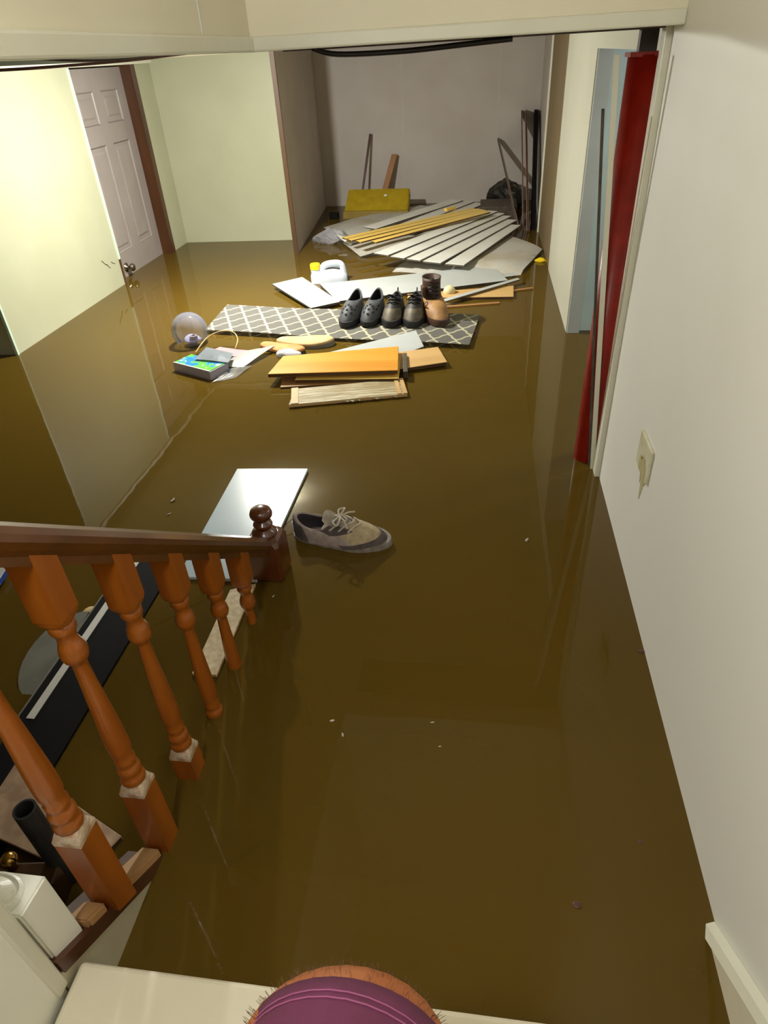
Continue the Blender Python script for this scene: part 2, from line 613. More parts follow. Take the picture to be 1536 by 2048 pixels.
# header round the opening: front fascia and left fascia, each with a bottom band
HB = 1.216
fa = struct('wall_fascia', bx(OX0 - 0.1, 0.42, OY, OY + 0.09, HB, 3.5), m_fascia, 'cream fascia across the stair opening')
link('bottom_band', bx(OX0 - 0.012, 0.42, OY - 0.010, OY + 0.02, HB - 0.003, HB + 0.026, bevel=0.004), m_trim, fa)
fb = struct('wall_fascia.001', bx(OX0 - 0.09, OX0, -2.7, OY, HB, 3.5), m_fascia, 'shaded left fascia of the stair opening')
link('bottom_band', bx(OX0 - 0.02, OX0 + 0.010, -2.7, OY, HB - 0.003, HB + 0.026, bevel=0.004), m_trim, fb)
link('panel_seam', bx(OX0 - 0.002, OX0 + 0.0015, 1.500, 1.506, HB + 0.028, 3.4), m_white, fb)
struct('wall_rear', bx(-0.8, 0.6, -2.85, -2.7, FL, 3.5), m_right, 'wall behind the top of the stairs')
struct('ceiling_upper', bx(-0.8, 0.7, -2.85, 2.0, 3.5, 3.6), m_ceil, 'ceiling above the stairs')
struct('trim_4', bx(-2.52, -2.365, 2.96, 5.38, 1.213, 1.235, bevel=0.003), m_trim, 'pale trim along the top of the left wall')
struct('trim_5', bx(-2.39, -1.37, 5.360, 5.385, 1.238, 1.254), m_ceil, 'thin trim along the top of the back wall')

# steel beam behind the fascia, with a cable
bm = bmesh.new()
box(bm, -0.50, 0.44, 1.925, 2.125, 1.211, 1.218)
box(bm, -0.50, 0.44, 2.020, 2.030, 1.218, CE)
o = tag(link('steel_beam', bm, m_steelbrown), 'dark brown steel beam just under the cream fascia, on the red pole', 'beam')
bm = bmesh.new()
tube(bm, smoothpath([(-0.42, 1.90, 1.214), (-0.36, 1.91, 1.199), (-0.20, 1.92, 1.197), (-0.05, 1.92, 1.203), (0.06, 1.92, 1.208)]), 0.006, 8)
tag(link('cable', bm, m_blackcable, smooth=True), 'black cable sagging below the beam above the alcove', 'cable')
bm = bmesh.new()
tube(bm, smoothpath([(-1.75, 2.2, 1.225), (-1.60, 2.3, 1.214), (-1.45, 2.45, 1.213), (-1.30, 2.75, 1.219), (-1.22, 3.0, 1.229), (-1.15, 3.3, 1.24)]), 0.0045, 8)
tag(link('wire', bm, m_redwire, smooth=True), 'maroon wire drooping lowest under the ceiling at upper left', 'wire')
bm = bmesh.new()
tube(bm, smoothpath([(-1.50, 2.50, 1.238), (-1.42, 2.62, 1.227), (-1.34, 2.8, 1.224), (-1.25, 3.0, 1.230), (-1.05, 3.2, 1.236), (-0.95, 3.3, 1.243)]), 0.0038, 8)
tag(link('wire', bm, m_steelbrown, smooth=True), 'dark brown cable crossing above the maroon wire at upper left', 'wire')

# basement lamp (seen mirrored in the glossy panel and the globe)
bm = bmesh.new()
rings(bm, [[(r * math.cos(math.tau * k / 32), r * math.sin(math.tau * k / 32), z) for k in range(32)] for r, z in ((0.05, 0.0), (0.05, -0.005), (0.02, -0.008), (0.012, -0.008))], False, False)
tag(link('ceiling_lamp', bm, m_white, loc=(MAIN[0], MAIN[1], CE)), 'small bulb holder on the basement ceiling', 'lamp')

# ------------------------------------------------------------------ door
D0, D1, DX, DZ = 4.255, 5.035, -2.45, 1.205
dr = struct('door_1', bx(DX - 0.035, DX - 0.008, D0, D1, FL + 0.02, DZ), m_door, 'white six panel door standing in the flood')


def door_frame():
    bm = bmesh.new()
    x0, x1 = DX - 0.012, DX
    W = D1 - D0
    st = 0.105
    cols = [(D0 + st, D0 + W / 2 - 0.05), (D0 + W / 2 + 0.05, D1 - st)]
    zr = [(0.905, 1.085), (0.155, 0.790), (-0.62, -0.02)]
    # stiles, mullion, rails
    for a, b in ((D0, D0 + st), (D0 + W / 2 - 0.05, D0 + W / 2 + 0.05), (D1 - st, D1)):
        box(bm, x0, x1, a, b, FL + 0.02, DZ)
    zs = [DZ] + [v for ab in zr for v in (ab[1], ab[0])] + [FL + 0.02]
    for i in range(0, len(zs), 2):
        for a, b in cols:
            box(bm, x0, x1 - 0.0002, a, b, zs[i + 1], zs[i])
    link('frame', bm, m_door, dr)
    for a, b in cols:
        for z0, z1 in zr:
            bm = bmesh.new()
            fx = DX - 0.012
            r = lambda i, x: [(x, a + i, z0 + i), (x, b - i, z0 + i), (x, b - i, z1 - i), (x, a + i, z1 - i)]
            rings(bm, [r(0.002, DX - 0.001), r(0.012, fx), r(0.024, fx), r(0.045, DX - 0.003)], False, True)
            link('panel', bm, m_door, dr)


door_frame()
bm = bmesh.new()
prof = [(0.030, 0), (0.030, 0.006), (0.011, 0.010), (0.011, 0.030), (0.022, 0.036), (0.027, 0.048), (0.022, 0.060), (0.008, 0.064)]
rings(bm, [[(DX + d, 4.425 + r * math.cos(math.tau * k / 20), 0.058 + r * math.sin(math.tau * k / 20)) for k in range(20)] for r, d in prof])
link('door_knob', bm, m_metal, dr, smooth=True)['label'] = 'round satin metal knob just above the water'
struct('trim_6', bx(-2.49, -2.366, 5.035, 5.092, FL, 1.222, bevel=0.003), m_casing, 'dark brown wooden door casing')

# ------------------------------------------------------------------ water
bm = bx(-4.59, 2.0, -0.9, 6.9, FL - 0.02, 0.0)
wa = tag(link('flood_water', bm, water_material()), 'still murky brown flood water filling the basement', 'water', kind='stuff')

# ------------------------------------------------------------------ stairs
st = thing('staircase', 'cream painted closed staircase going down into the water', 'stairs', (0, 0.33, 0.14))
SX0, SX1 = -0.545, 0.405


def rel(o, root):
    o.location = -Vector(root.location)
    return o


for k in range(-4, 6):
    ny, nz = 0.33 - 0.25 * k, 0.14 + 0.20 * k
    bm = bx(SX0, SX1, ny - 0.275, ny, nz - 0.028, nz, bevel=0.008, seg=3)
    rel(link('tread', bm, m_stair, st), st)
    rel(link('riser', bx(SX0, SX1, ny - 0.035, ny - 0.020, nz - 0.20, nz - 0.028), m_stair, st), st)
# left closed stringer (cream) under the cap, right skirt board
CAPZ = lambda y: 0.181 - 0.775 * (y - 0.32)
bm = bmesh.new()
prism(bm, [(-0.60, 0.298, CAPZ(0.298) - 0.03), (-0.60, 1.42, CAPZ(1.42) - 0.03), (-0.60, 1.42, FL), (-0.60, 0.298, FL)], (0.049, 0, 0))
rel(link('stringer', bm, m_stringer, st), st)
SK = lambda y: 0.122 - 0.80 * (y - 0.385)
bm = bmesh.new()
prism(bm, [(0.404, -1.2, SK(-1.2) - 0.018), (0.404, 1.3, SK(1.3) - 0.018), (0.404, 1.3, SK(1.3) - 0.30), (0.404, -1.2, SK(-1.2) - 0.30)], (0.016, 0, 0))
rel(link('skirt_board', bm, m_stair, st), st)
bm = bmesh.new()
prism(bm, [(0.398, -1.2, SK(-1.2) - 0.018), (0.4195, -1.2, SK(-1.2) - 0.018), (0.4195, -1.2, SK(-1.2) + 0.004), (0.405, -1.2, SK(-1.2))], (0, 2.5, -2.0))
rel(link('skirt_moulding', bm, m_trim, st), st)

# white wall end and painted post at the left of the stairs
bm = bx(-0.66, -0.5535, -2.6, 0.296, FL, HB)
wsl = struct('wall_stair_left', bm, m_whitepost, 'pale wall left of the upper steps')
link('corner_trim', bx(-0.600, -0.5500, 0.281, 0.304, 0.134, HB, bevel=0.004, seg=3), m_trim, wsl)
ps = thing('painted_post', 'white painted post block with ringed cap beside the wall end', 'post', (-0.585, 0.34, 0.16))
bm = bmesh.new()
prism(bm, [(0.026, -0.028, 0.022), (0.026, 0.028, -0.020), (0.026, 0.028, 0.147), (0.026, -0.028, 0.155)], (-0.085, 0, 0))
bmesh.ops.bevel(bm, geom=list(bm.edges), offset=0.003, segments=2, affect='EDGES')
link('base_block', bm, m_whitepost, ps)
bm = bmesh.new()
rings(bm, [[(-0.030 + r * math.cos(math.tau * k / 32), -0.002 + 0.62 * r * math.sin(math.tau * k / 32), z - 0.0015 * math.sin(math.tau * k / 32)) for k in range(32)]
           for r, z in ((0.042, 0.148), (0.042, 0.156), (0.037, 0.158), (0.035, 0.154), (0.031, 0.155), (0.029, 0.160), (0.015, 0.166), (0.003, 0.167))])
link('ring_cap', bm, m_whitepost, ps, smooth=False)

# ------------------------------------------------------------------ railing
ra = thing('stair_railing', 'stained wooden stair railing with turned balusters running down into the water', 'railing', (-0.56, 1.36, 0.0))
RX = -0.56
RAILZ = lambda y: 0.130 + 0.80 * (1.31 - y)
# handrail: moulded profile swept along the slope
prof = [(-0.020, -0.026), (0.020, -0.026), (0.020, -0.014), (0.026, -0.006), (0.031, 0.004), (0.030, 0.014), (0.022, 0.023), (0.008, 0.028), (-0.008, 0.028), (-0.022, 0.023), (-0.030, 0.014), (-0.031, 0.004), (-0.026, -0.006), (-0.020, -0.014)]
bm = bmesh.new()
rs = [[(RX + x, y, RAILZ(y) + z * 1.28) for x, z in prof] for y in (1.335, 1.0, 0.6, 0.2, -0.2, -0.9)]
rings(bm, rs)
o = rel(link('handrail', bm, m_handrail, ra), ra)
bm = bmesh.new()
prism(bm, [(-0.618, 0.306, CAPZ(0.306)), (-0.618, 1.42, CAPZ(1.42)), (-0.618, 1.42, CAPZ(1.42) - 0.032), (-0.618, 0.306, CAPZ(0.306) - 0.032)], (0.070, 0, 0))
rel(link('bottom_rail', bm, m_cap, ra), ra)


def sq(h, n=16):
    """square ring with n points, half size h"""
    out = []
    for k in range(n):
        a = math.tau * k / n
        c, s = math.cos(a), math.sin(a)
        f = h / max(abs(c), abs(s))
        out.append((c * f, s * f))
    return out


def ci(r, n=16):
    return [(r * math.cos(math.tau * k / n), r * math.sin(math.tau * k / n)) for k in range(n)]


def mixr(a, b, f):
    return [(p[0] * (1 - f) + q[0] * f, p[1] * (1 - f) + q[1] * f) for p, q in zip(a, b)]


H = 0.0215


def make_baluster(y, first=None):
    z0 = CAPZ(y) - 0.01
    z1 = RAILZ(y) - 0.028
    L = z1 - z0
    b = bpy.data.objects.new('baluster', None)
    b.empty_display_size = 0.03
    COL.objects.link(b)
    b.parent = ra
    b.location = Vector((RX, y, z0)) - Vector(ra.location)
    if first is not None:
        for ch in first.children:
            c = ch.copy()
            COL.objects.link(c)
            c.parent = b
        return b
    slope = 0.775
    bm = bmesh.new()
    rs = [[(x, yy, -slope * yy) for x, yy in sq(H)], [(x, yy, 0.217) for x, yy in sq(H)]]
    rings(bm, rs)
    link('base_block', bm, m_railwood, b)
    bm = bmesh.new()
    rings(bm, [[(x, yy, z) for x, yy in r] for r, z in ((sq(H * 1.005), 0.209), (sq(H * 1.02), 0.2175), (mixr(sq(H), ci(H), 0.55), 0.228), (ci(H * 0.95), 0.235))])
    link('worn_corner', bm, m_worn, b)['label'] = 'pale worn corners'
    seq0 = [(0.0200, 0.211), (0.0215, 0.218), (0.0200, 0.226), (0.0165, 0.231), (0.0195, 0.238), (0.0200, 0.246), (0.0165, 0.252),
           (0.0150, 0.255), (0.0172, 0.262), (0.0176, 0.270), (0.0150, 0.276), (0.0182, 0.290), (0.0188, 0.310), (0.0178, 0.345), (0.0152, 0.40), (0.0126, 0.45), (0.0112, 0.492),
           (0.0128, 0.497), (0.0175, 0.503), (0.0200, 0.511), (0.0203, 0.519), (0.0190, 0.524), (0.0192, 0.526), (0.0165, 0.534), (0.0145, 0.540), (0.0140, 0.548),
           (0.0160, 0.556), (0.0190, 0.562), (0.0190, 0.570), (0.0172, 0.578)]
    up_ = lambda z: z + 0.022 + 0.013 * min(1, max(0, (z - 0.2) / 0.3))
    seq = [(r, up_(z)) for r, z in seq0]
    bm = bmesh.new()
    rings(bm, [[(x, yy, z) for x, yy in ci(r)] for r, z in seq])
    link('turned_shaft', bm, m_railwood, b, smooth=True)
    bm = bmesh.new()
    rs = [[(x, yy, 0.609) for x, yy in ci(0.0172)], [(x, yy, 0.616) for x, yy in mixr(sq(H * 0.94), ci(H), 0.3)],
          [(x, yy, 0.626) for x, yy in sq(H)], [(x, yy, 0.735 - 0.80 * yy) for x, yy in sq(H)]]
    rings(bm, rs)
    link('top_block', bm, m_railwood, b)
    return b


BY = [0.437, 0.580, 0.727, 0.872, 1.014, 1.162]
b0 = None
for y in BY:
    b = make_baluster(y, b0)
    b0 = b0 or b
for y in (0.30, -0.0):
    pass
# bare wood fillets between the balusters
for a, b in zip([0.345] + BY[:-1], BY):
    y0, y1 = a + 0.026, b - 0.026
    bm = bmesh.new()
    prism(bm, [(-0.022, y0, CAPZ(y0) + 0.022), (-0.022, y1, CAPZ(y1) + 0.022), (-0.022, y1, CAPZ(y1) - 0.004), (-0.022, y0, CAPZ(y0) - 0.004)], (0.036, 0, 0))
    bmesh.ops.bevel(bm, geom=list(bm.edges), offset=0.004, segments=2, affect='EDGES')
    for v in bm.verts:
        v.co.x += RX - 0.004
    rel(link('fillet', bm, m_fillet, ra), ra)
# newel
nw = bpy.data.objects.new('newel_post', None)
COL.objects.link(nw)
nw.parent = ra
N8 = 24
bm = bmesh.new()
h = 0.043


def ch(hh, c):
    """square with cut corners"""
    return [(hh, -hh + c), (hh, hh - c), (hh - c, hh), (-hh + c, hh), (-hh, hh - c), (-hh, -hh + c), (-hh + c, -hh), (hh - c, -hh)]


rs = [[(x, y, z) for x, y in ch(hh, c)] for hh, c, z in ((0.030, 0.012, FL), (0.030, 0.012, -0.03), (0.034, 0.014, -0.012), (0.047, 0.008, 0.008), (0.047, 0.008, 0.120), (0.043, 0.014, 0.132), (0.034, 0.016, 0.140))]
rings(bm, rs)
link('block', bm, m_newel, nw)
bm = bmesh.new()
seq = [(0.032, 0.134), (0.035, 0.141), (0.033, 0.149), (0.022, 0.155), (0.019, 0.160), (0.023, 0.166), (0.027, 0.171), (0.025, 0.177), (0.015, 0.182), (0.014, 0.186), (0.023, 0.190), (0.0300, 0.199), (0.0310, 0.207), (0.0275, 0.217), (0.018, 0.224), (0.006, 0.227)]
rings(bm, [[(r * math.cos(math.tau * k / N8), r * math.sin(math.tau * k / N8), z) for k in range(N8)] for r, z in seq])
link('finial', bm, m_newel, nw, smooth=True)['label'] = 'glossy round knob on the newel post'

# ------------------------------------------------------------------ red pole
pl = thing('support_pole', 'round red painted steel support pole standing in the water by the right wall', 'pole', (0.393, 2.045, 0))
bm = bmesh.new()
rings(bm, [[(0.0425 * math.cos(math.tau * k / 32), 0.0425 * math.sin(math.tau * k / 32), z) for k in range(32)] for z in (FL, 1.160)])
o = link('shaft', bm, m_red, pl)
for f in o.data.polygons:
    f.use_smooth = len(f.vertices) == 4
link('top_plate', bx(-0.044, 0.044, -0.040, 0.040, 1.156, 1.166), m_red, pl)
link('jack_screw', bx(-0.021, 0.021, -0.016, 0.016, 1.166, 1.211), m_steelbrown, pl)['label'] = 'brown steel bracket between pole and beam'

leaner('board', (0.4125, 1.962, -0.10), (0.312, 1.975, 1.165), (0.0075, 0.0, 0), 0.004, m_trim, 'thin cream strip leaning across the front of the red pole', edge=m_jamb)
leaner('board', (0.405, 1.978, -0.10), (0.302, 2.02, 1.05), (0.004, 0.0, 0), 0.004, m_edge, 'thin dark strip leaning just behind the cream strip', edge=m_edge)

# cover plate with a drip stain on the right wall
pt = thing('cover_plate', 'cream cover plate with yellow drips on the right wall', 'plate', (0.42, 1.443, 0.36))
link('plate', bx(-0.007, 0.0, -0.060, 0.060, -0.048, 0.042, bevel=0.0025), m_plate, pt)
bm = bmesh.new()
rr = random.Random(11)
for yy, z0, z1, wd in ((-0.01, 0.0, -0.12, 0.020), (0.012, -0.01, -0.085, 0.016), (-0.030, -0.012, -0.07, 0.010)):
    for za, zb, xx in ((z0, -0.047, -0.0076), (-0.049, z1, -0.0006)):
        rings(bm, [[(xx, yy - wd * q, z), (xx - 0.0008, yy, z), (xx, yy + wd * q, z)] for z, q in ((za, 0.8 if xx < -0.005 else 0.9), ((za + zb) / 2, 1.0 if xx < -0.005 else 0.6), (zb, 0.9 if xx < -0.005 else 0.15))], False, False, close=False)
link('drip_stain', bm, m_stain, pt)['kind'] = 'stuff'
link('screw', sphere(bmesh.new(), (-0.0075, 0.004, -0.008), 0.004, 0.5, 1, 1, 10, 6), m_brass, pt, smooth=True)


# ------------------------------------------------------------------ footwear
def outline(L, W, n, toe=2.6, waist=0.10):
    out = []
    for k in range(n):
        a = math.tau * k / n
        y = -L / 2 * math.cos(a)              # a = 0 is the toe (towards -Y)
        q = abs(2 * y / L)
        wd = W / 2 * max(0.0, 1 - q ** toe) ** 0.5
        wd *= 1 + 0.07 * math.exp(-((y + L * 0.2) / (L * 0.13)) ** 2) - waist * math.exp(-((y - L * 0.12) / (L * 0.16)) ** 2) - (0.10 if y > L * 0.2 else 0)
        out.append((math.copysign(1, math.sin(a)) * wd if abs(math.sin(a)) > 1e-6 else 0.0, y))
    return out


class Shoe:
    def __init__(s, L, W, sole, open_c, open_l, open_w, z_front, z_side, z_heel, n=40, pw=2.0):
        s.L, s.W, s.n, s.sole, s.pw = L, W, n, sole, pw
        s.B = outline(L, W, n)
        s.T = []
        for k in range(n):
            a = math.tau * k / n
            ca = math.cos(a)
            x, y = open_w / 2 * math.sin(a), open_c - open_l / 2 * ca
            f = (1 + ca) / 2
            z = z_front * max(0, ca) ** 1.5 + z_heel * max(0, -ca) ** 1.5 + z_side * (1 - abs(ca) ** 1.5)
            s.T.append((x, y, z))

    def P(s, k, t):
        k = k % s.n
        b, T = s.B[k], s.T[k]
        f = 1 - (1 - t) ** s.pw
        out = 1 + 0.06 * math.sin(math.pi * min(1, t * 2)) * (0 if t > 0.5 else 1)
        g = t ** 1.15
        return Vector((b[0] * out * (1 - g) + T[0] * g, b[1] * (1 - g) + T[1] * g, s.sole + (T[2] - s.sole) * f))

    def upper(s, m, parent, mtoe=None, toe_k=8, lining=None, toe_t=1.0):
        bm = bmesh.new()
        ts = [0, 0.08, 0.18, 0.3, 0.44, 0.58, 0.72, 0.86, 1.0]
        vr = [[bm.verts.new(s.P(k, t)) for k in range(s.n)] for t in ts]
        # rim and inside
        cx = sum(t[0] for t in s.T) / s.n
        cy = sum(t[1] for t in s.T) / s.n
        ins = []
        for fr, dz in ((0.93, 0.003), (0.86, -0.004), (0.88, -0.03), (0.80, None)):
            ins.append([bm.verts.new((cx + (t[0] - cx) * fr, cy + (t[1] - cy) * fr, (t[2] + dz) if dz is not None else s.sole + 0.008)) for t in s.T])
        allr = vr + ins
        n = s.n
        for ri, (a, b) in enumerate(zip(allr, allr[1:])):
            for i in range(n):
                f = bm.faces.new((a[i], a[(i + 1) % n], b[(i + 1) % n], b[i]))
                f.smooth = True
                if ri >= len(vr) + 1:
                    f.material_index = 1
                elif mtoe and min(i, n - 1 - i) < toe_k and ri < len(vr) - 1 and ts[ri] < toe_t:
                    f.material_index = 2
        f = bm.faces.new(ins[-1])
        f.material_index = 1
        return link('upper', bm, m, parent, mats=[m, lining or m_hole, mtoe or m])

    def soleobj(s, m, parent, grow=1.05, h=None):
        bm = bmesh.new()
        h = h or s.sole + 0.012
        R = lambda g, z: [(x * g, y * g, z) for x, y in s.B]
        rings(bm, [R(grow * 0.93, 0), R(grow, 0.006), R(grow, h * 0.7), R(grow * 0.985, h)])
        o = link('sole', bm, m, parent, smooth=False)
        return o


def clog(x, y, rot, label):
    t = thing('clog', label, 'shoe', (x, y, 0.022), rot, 'footwear on the floating mat')
    s = Shoe(0.275, 0.108, 0.018, 0.060, 0.140, 0.066, 0.100, 0.092, 0.128, pw=2.1)
    s.upper(m_rubber, t)
    s.soleobj(m_sole, t)
    holes = bmesh.new()
    for kk, tt in ((0, 0.30), (3, 0.34), (-3, 0.34), (0, 0.48), (3, 0.50), (-3, 0.50), (5, 0.42), (-5, 0.42), (2, 0.62), (-2, 0.62), (6, 0.56), (-6, 0.56), (0, 0.72)):
        p = s.P(kk, tt)
        e1 = (s.P(kk, tt + 0.03) - s.P(kk, tt - 0.03)).normalized()
        e2 = (s.P(kk + 1, tt) - s.P(kk - 1, tt)).normalized()
        nn = e1.cross(e2).normalized()
        if nn.z < 0:
            nn = -nn
        r = 0.0072
        ring = lambda d, rr: [p + nn * d + rr * (math.cos(math.tau * q / 10) * e1 + math.sin(math.tau * q / 10) * e2) for q in range(10)]
        rings(holes, [ring(-0.004, r), ring(0.0009, r)])
    link('vent_hole', holes, m_hole, t)
    return t


def lace_set(s, rows, parent, m, r=0.003, bow=True):
    bm = bmesh.new()
    for i in range(len(rows)):
        (k1, t1) = rows[i]
        a, b = s.P(k1, t1), s.P(-k1, t1)
        mid = s.P(0, min(1, t1)) + Vector((0, 0, 0.004))
        tube(bm, smoothpath([a + Vector((0, 0, 0.001)), (a + mid) / 2 + Vector((0, 0, 0.006)), mid + Vector((0, 0, 0.002)), (b + mid) / 2 + Vector((0, 0, 0.006)), b + Vector((0, 0, 0.001))], 4), r, 6)
        if i + 1 < len(rows):
            k2, t2 = rows[i + 1]
            c = s.P(-k2, t2)
            tube(bm, smoothpath([a, (a + c) / 2 + Vector((0, 0, 0.011)), c], 5), r, 6)
            a2, c2 = s.P(-k1, t1), s.P(k2, t2)
            tube(bm, smoothpath([a2, (a2 + c2) / 2 + Vector((0, 0, 0.011)), c2], 5), r, 6)
    if bow:
        p = s.P(0, rows[-1][1]) + Vector((0, 0, 0.012))
        for sg in (-1, 1):
            tube(bm, smoothpath([p, p + Vector((sg * 0.020, -0.010, 0.010)), p + Vector((sg * 0.040, -0.004, 0.0)), p + Vector((sg * 0.028, 0.010, 0.002)), p]), r, 6)
            tube(bm, smoothpath([p, p + Vector((sg * 0.018, -0.02, 0.002)), p + Vector((sg * 0.038, -0.035, -0.010))]), r, 6)
    return link('laces', bm, m, parent, smooth=True)


def tongue(s, parent, m, y0, y1, z0, z1, wd):
    bm = bmesh.new()
    rs = []
    for i in range(7):
        f = i / 6
        y, z = y0 + (y1 - y0) * f, z0 + (z1 - z0) * f
        rs.append([(wd / 2 * q * (0.8 + 0.35 * f) * (1 if i < 6 else 0.75), y, z - 0.010 * q * q) for q in (-1, -0.5, 0, 0.5, 1)])
    vr = [[bm.verts.new(p) for p in r] for r in rs]
    for a, b in zip(vr, vr[1:]):
        for i in range(4):
            bm.faces.new((a[i], a[i + 1], b[i + 1], b[i]))
    bmesh.ops.solidify(bm, geom=list(bm.faces), thickness=0.006)
    return link('tongue', bm, m, parent, smooth=True)


def work_shoe(x, y, rot, label):
    t = thing('work_shoe', label, 'shoe', (x, y, 0.022), rot, 'footwear on the floating mat')
    s = Shoe(0.285, 0.112, 0.022, 0.065, 0.115, 0.062, 0.112, 0.088, 0.112, pw=2.0)
    s.upper(m_shoeupper, t, m_shoegrime, 6, toe_t=0.40)
    s.soleobj(m_sole, t, 1.07, 0.036)
    tongue(s, t, m_shoeupper, -0.02, 0.025, 0.085, 0.128, 0.052)
    lace_set(s, [(5, 0.62), (6, 0.78), (7, 0.94)], t, m_black, 0.0028)
    bm = bmesh.new()
    tube(bm, smoothpath([(0, 0.128, 0.100), (0, 0.138, 0.118), (0, 0.130, 0.128), (0, 0.122, 0.112)]), 0.003, 6)
    link('pull_tab', bm, m_shoeupper, t, smooth=True)
    return t


clog(-0.672, 3.425, -0.14, 'black foam clog with vent holes, leftmost shoe on the mat')
clog(-0.557, 3.430, -0.14, 'black foam clog with vent holes, second shoe from the left on the mat')
work_shoe(-0.443, 3.425, -0.06, 'black lace up shoe with tan toe, third from left in the row')
work_shoe(-0.333, 3.420, -0.02, 'black lace up shoe with grimy toe, right beside the boot')

# boot
bt = thing('work_boot', 'tall tan and brown lace up work boot on the mat', 'boot', (-0.225, 3.430, 0.022), 0.32, 'footwear on the floating mat')
s = Shoe(0.285, 0.114, 0.024, 0.070, 0.128, 0.104, 0.100, 0.098, 0.098, pw=1.9)
bm = bmesh.new()
ts = [0, 0.08, 0.18, 0.3, 0.44, 0.58, 0.72, 0.86, 1.0]
rs = [[s.P(k, q) for k in range(s.n)] for q in ts]
rings(bm, rs, True, False)
link('upper', bm, m_boot, bt, smooth=True)
bm = bmesh.new()
rs = []
for z, f, dy in ((0.094, 1.0, 0), (0.118, 0.94, 0.003), (0.148, 0.91, 0.006), (0.182, 0.92, 0.006), (0.200, 0.95, 0.005)):
    rs.append([((T[0]) * f * (1 + 0.05 * noise.noise(Vector((T[0] * 30, T[1] * 30, z * 30)))), 0.075 + (T[1] - 0.075) * f + dy, z + (0.010 * math.sin(k * 0.5) if z > 0.2 else 0)) for k, T in enumerate(s.T)])
rs.append([(p[0] * 0.88, 0.08 + (p[1] - 0.08) * 0.88, p[2] - 0.004) for p in rs[-1]])
rs.append([(p[0] * 0.98, p[1], 0.12) for p in rs[-1]])
rings(bm, rs, False, True)
link('shaft', bm, m_bootdark, bt, smooth=True)['label'] = 'dark brown leather shaft'
s.soleobj(m_bootdark, bt, 1.07, 0.036)
bm = bmesh.new()
for i in range(5):
    z = 0.078 + i * 0.020
    y = 0.004 + 0.003 * i
    tube(bm, smoothpath([(-0.030, y + 0.012, z), (-0.012, y - 0.003, z + 0.006), (0.012, y - 0.003, z + 0.014), (0.030, y + 0.012, z + 0.020)]), 0.003, 6)
    tube(bm, smoothpath([(0.030, y + 0.012, z), (0.012, y - 0.004, z + 0.006), (-0.012, y - 0.004, z + 0.014), (-0.030, y + 0.012, z + 0.020)]), 0.003, 6)
link('laces', bm, m_blackcable, bt, smooth=True)
bm = bmesh.new()
box(bm, -0.062, -0.044, 0.02, 0.07, 0.115, 0.165, bevel=0.006)
link('side_flap', bm, m_bootdark, bt)

# grey sneaker afloat
sn = thing('sneaker', 'worn grey suede sneaker floating alone near the newel post', 'shoe', (-0.385, 1.530, -0.022), 0)
sn.rotation_euler = (math.radians(-3), math.radians(-6), math.radians(83))
s = Shoe(0.300, 0.112, 0.026, 0.070, 0.135, 0.070, 0.098, 0.080, 0.108, pw=1.9)
s.upper(m_sneak, sn, m_sneaktoe, 7, m_lining, toe_t=0.62)
s.soleobj(m_soleW, sn, 1.05, 0.036)
# toe guard, eyestays, heel counter
bm = bmesh.new()
rs = [[s.P(k, q) * 1.0 + (Vector((0, 0, 0.0)) + Vector((s.P(k, q).x, s.P(k, q).y, 0)).normalized() * 0.0018) for k in range(-9, 10)] for q in (0.0, 0.08, 0.16, 0.22)]
rings(bm, rs, False, False, close=False)
bmesh.ops.solidify(bm, geom=list(bm.faces), thickness=0.0015)
link('toe_guard', bm, m_sneakdark, sn, smooth=True)
bm = bmesh.new()
rs = [[s.P(k, q) + Vector((s.P(k, q).x, s.P(k, q).y - 0.07, 0)).normalized() * 0.002 for k in range(14, 27)] for q in (0.02, 0.2, 0.4, 0.6, 0.8)]
rings(bm, rs, False, False, close=False)
bmesh.ops.solidify(bm, geom=list(bm.faces), thickness=0.0015)
link('heel_counter', bm, m_sneakdark, sn, smooth=True)
for sg in (-1, 1):
    bm = bmesh.new()
    rs = [[s.P(sg * k, q) + Vector((0, 0, 0.002)) for k in (4.0, 5, 6, 7, 8)] for q in (0.66, 0.76, 0.86, 0.96)] if False else \
         [[s.P(int(sg * k), q) + Vector((0, 0, 0.0022)) for k in (4, 5, 6, 7, 8, 9)] for q in (0.55, 0.68, 0.80, 0.92, 0.99)]
    rings(bm, rs, False, False, close=False)
    bmesh.ops.solidify(bm, geom=list(bm.faces), thickness=0.0015)
    link('eyestay', bm, m_sneakdark, sn, smooth=True)
tongue(s, sn, m_lace, -0.02, 0.040, 0.082, 0.122, 0.056)['label'] = 'pale padded tongue'
lace_set(s, [(5, 0.58), (6, 0.70), (7, 0.82), (8, 0.95)], sn, m_lace, 0.0030)
bm = bmesh.new()
box(bm, -0.014, 0.014, 0.143, 0.149, 0.055, 0.085, bevel=0.003)
link('heel_tab', bm, m_white, sn)['label'] = 'white heel tab'

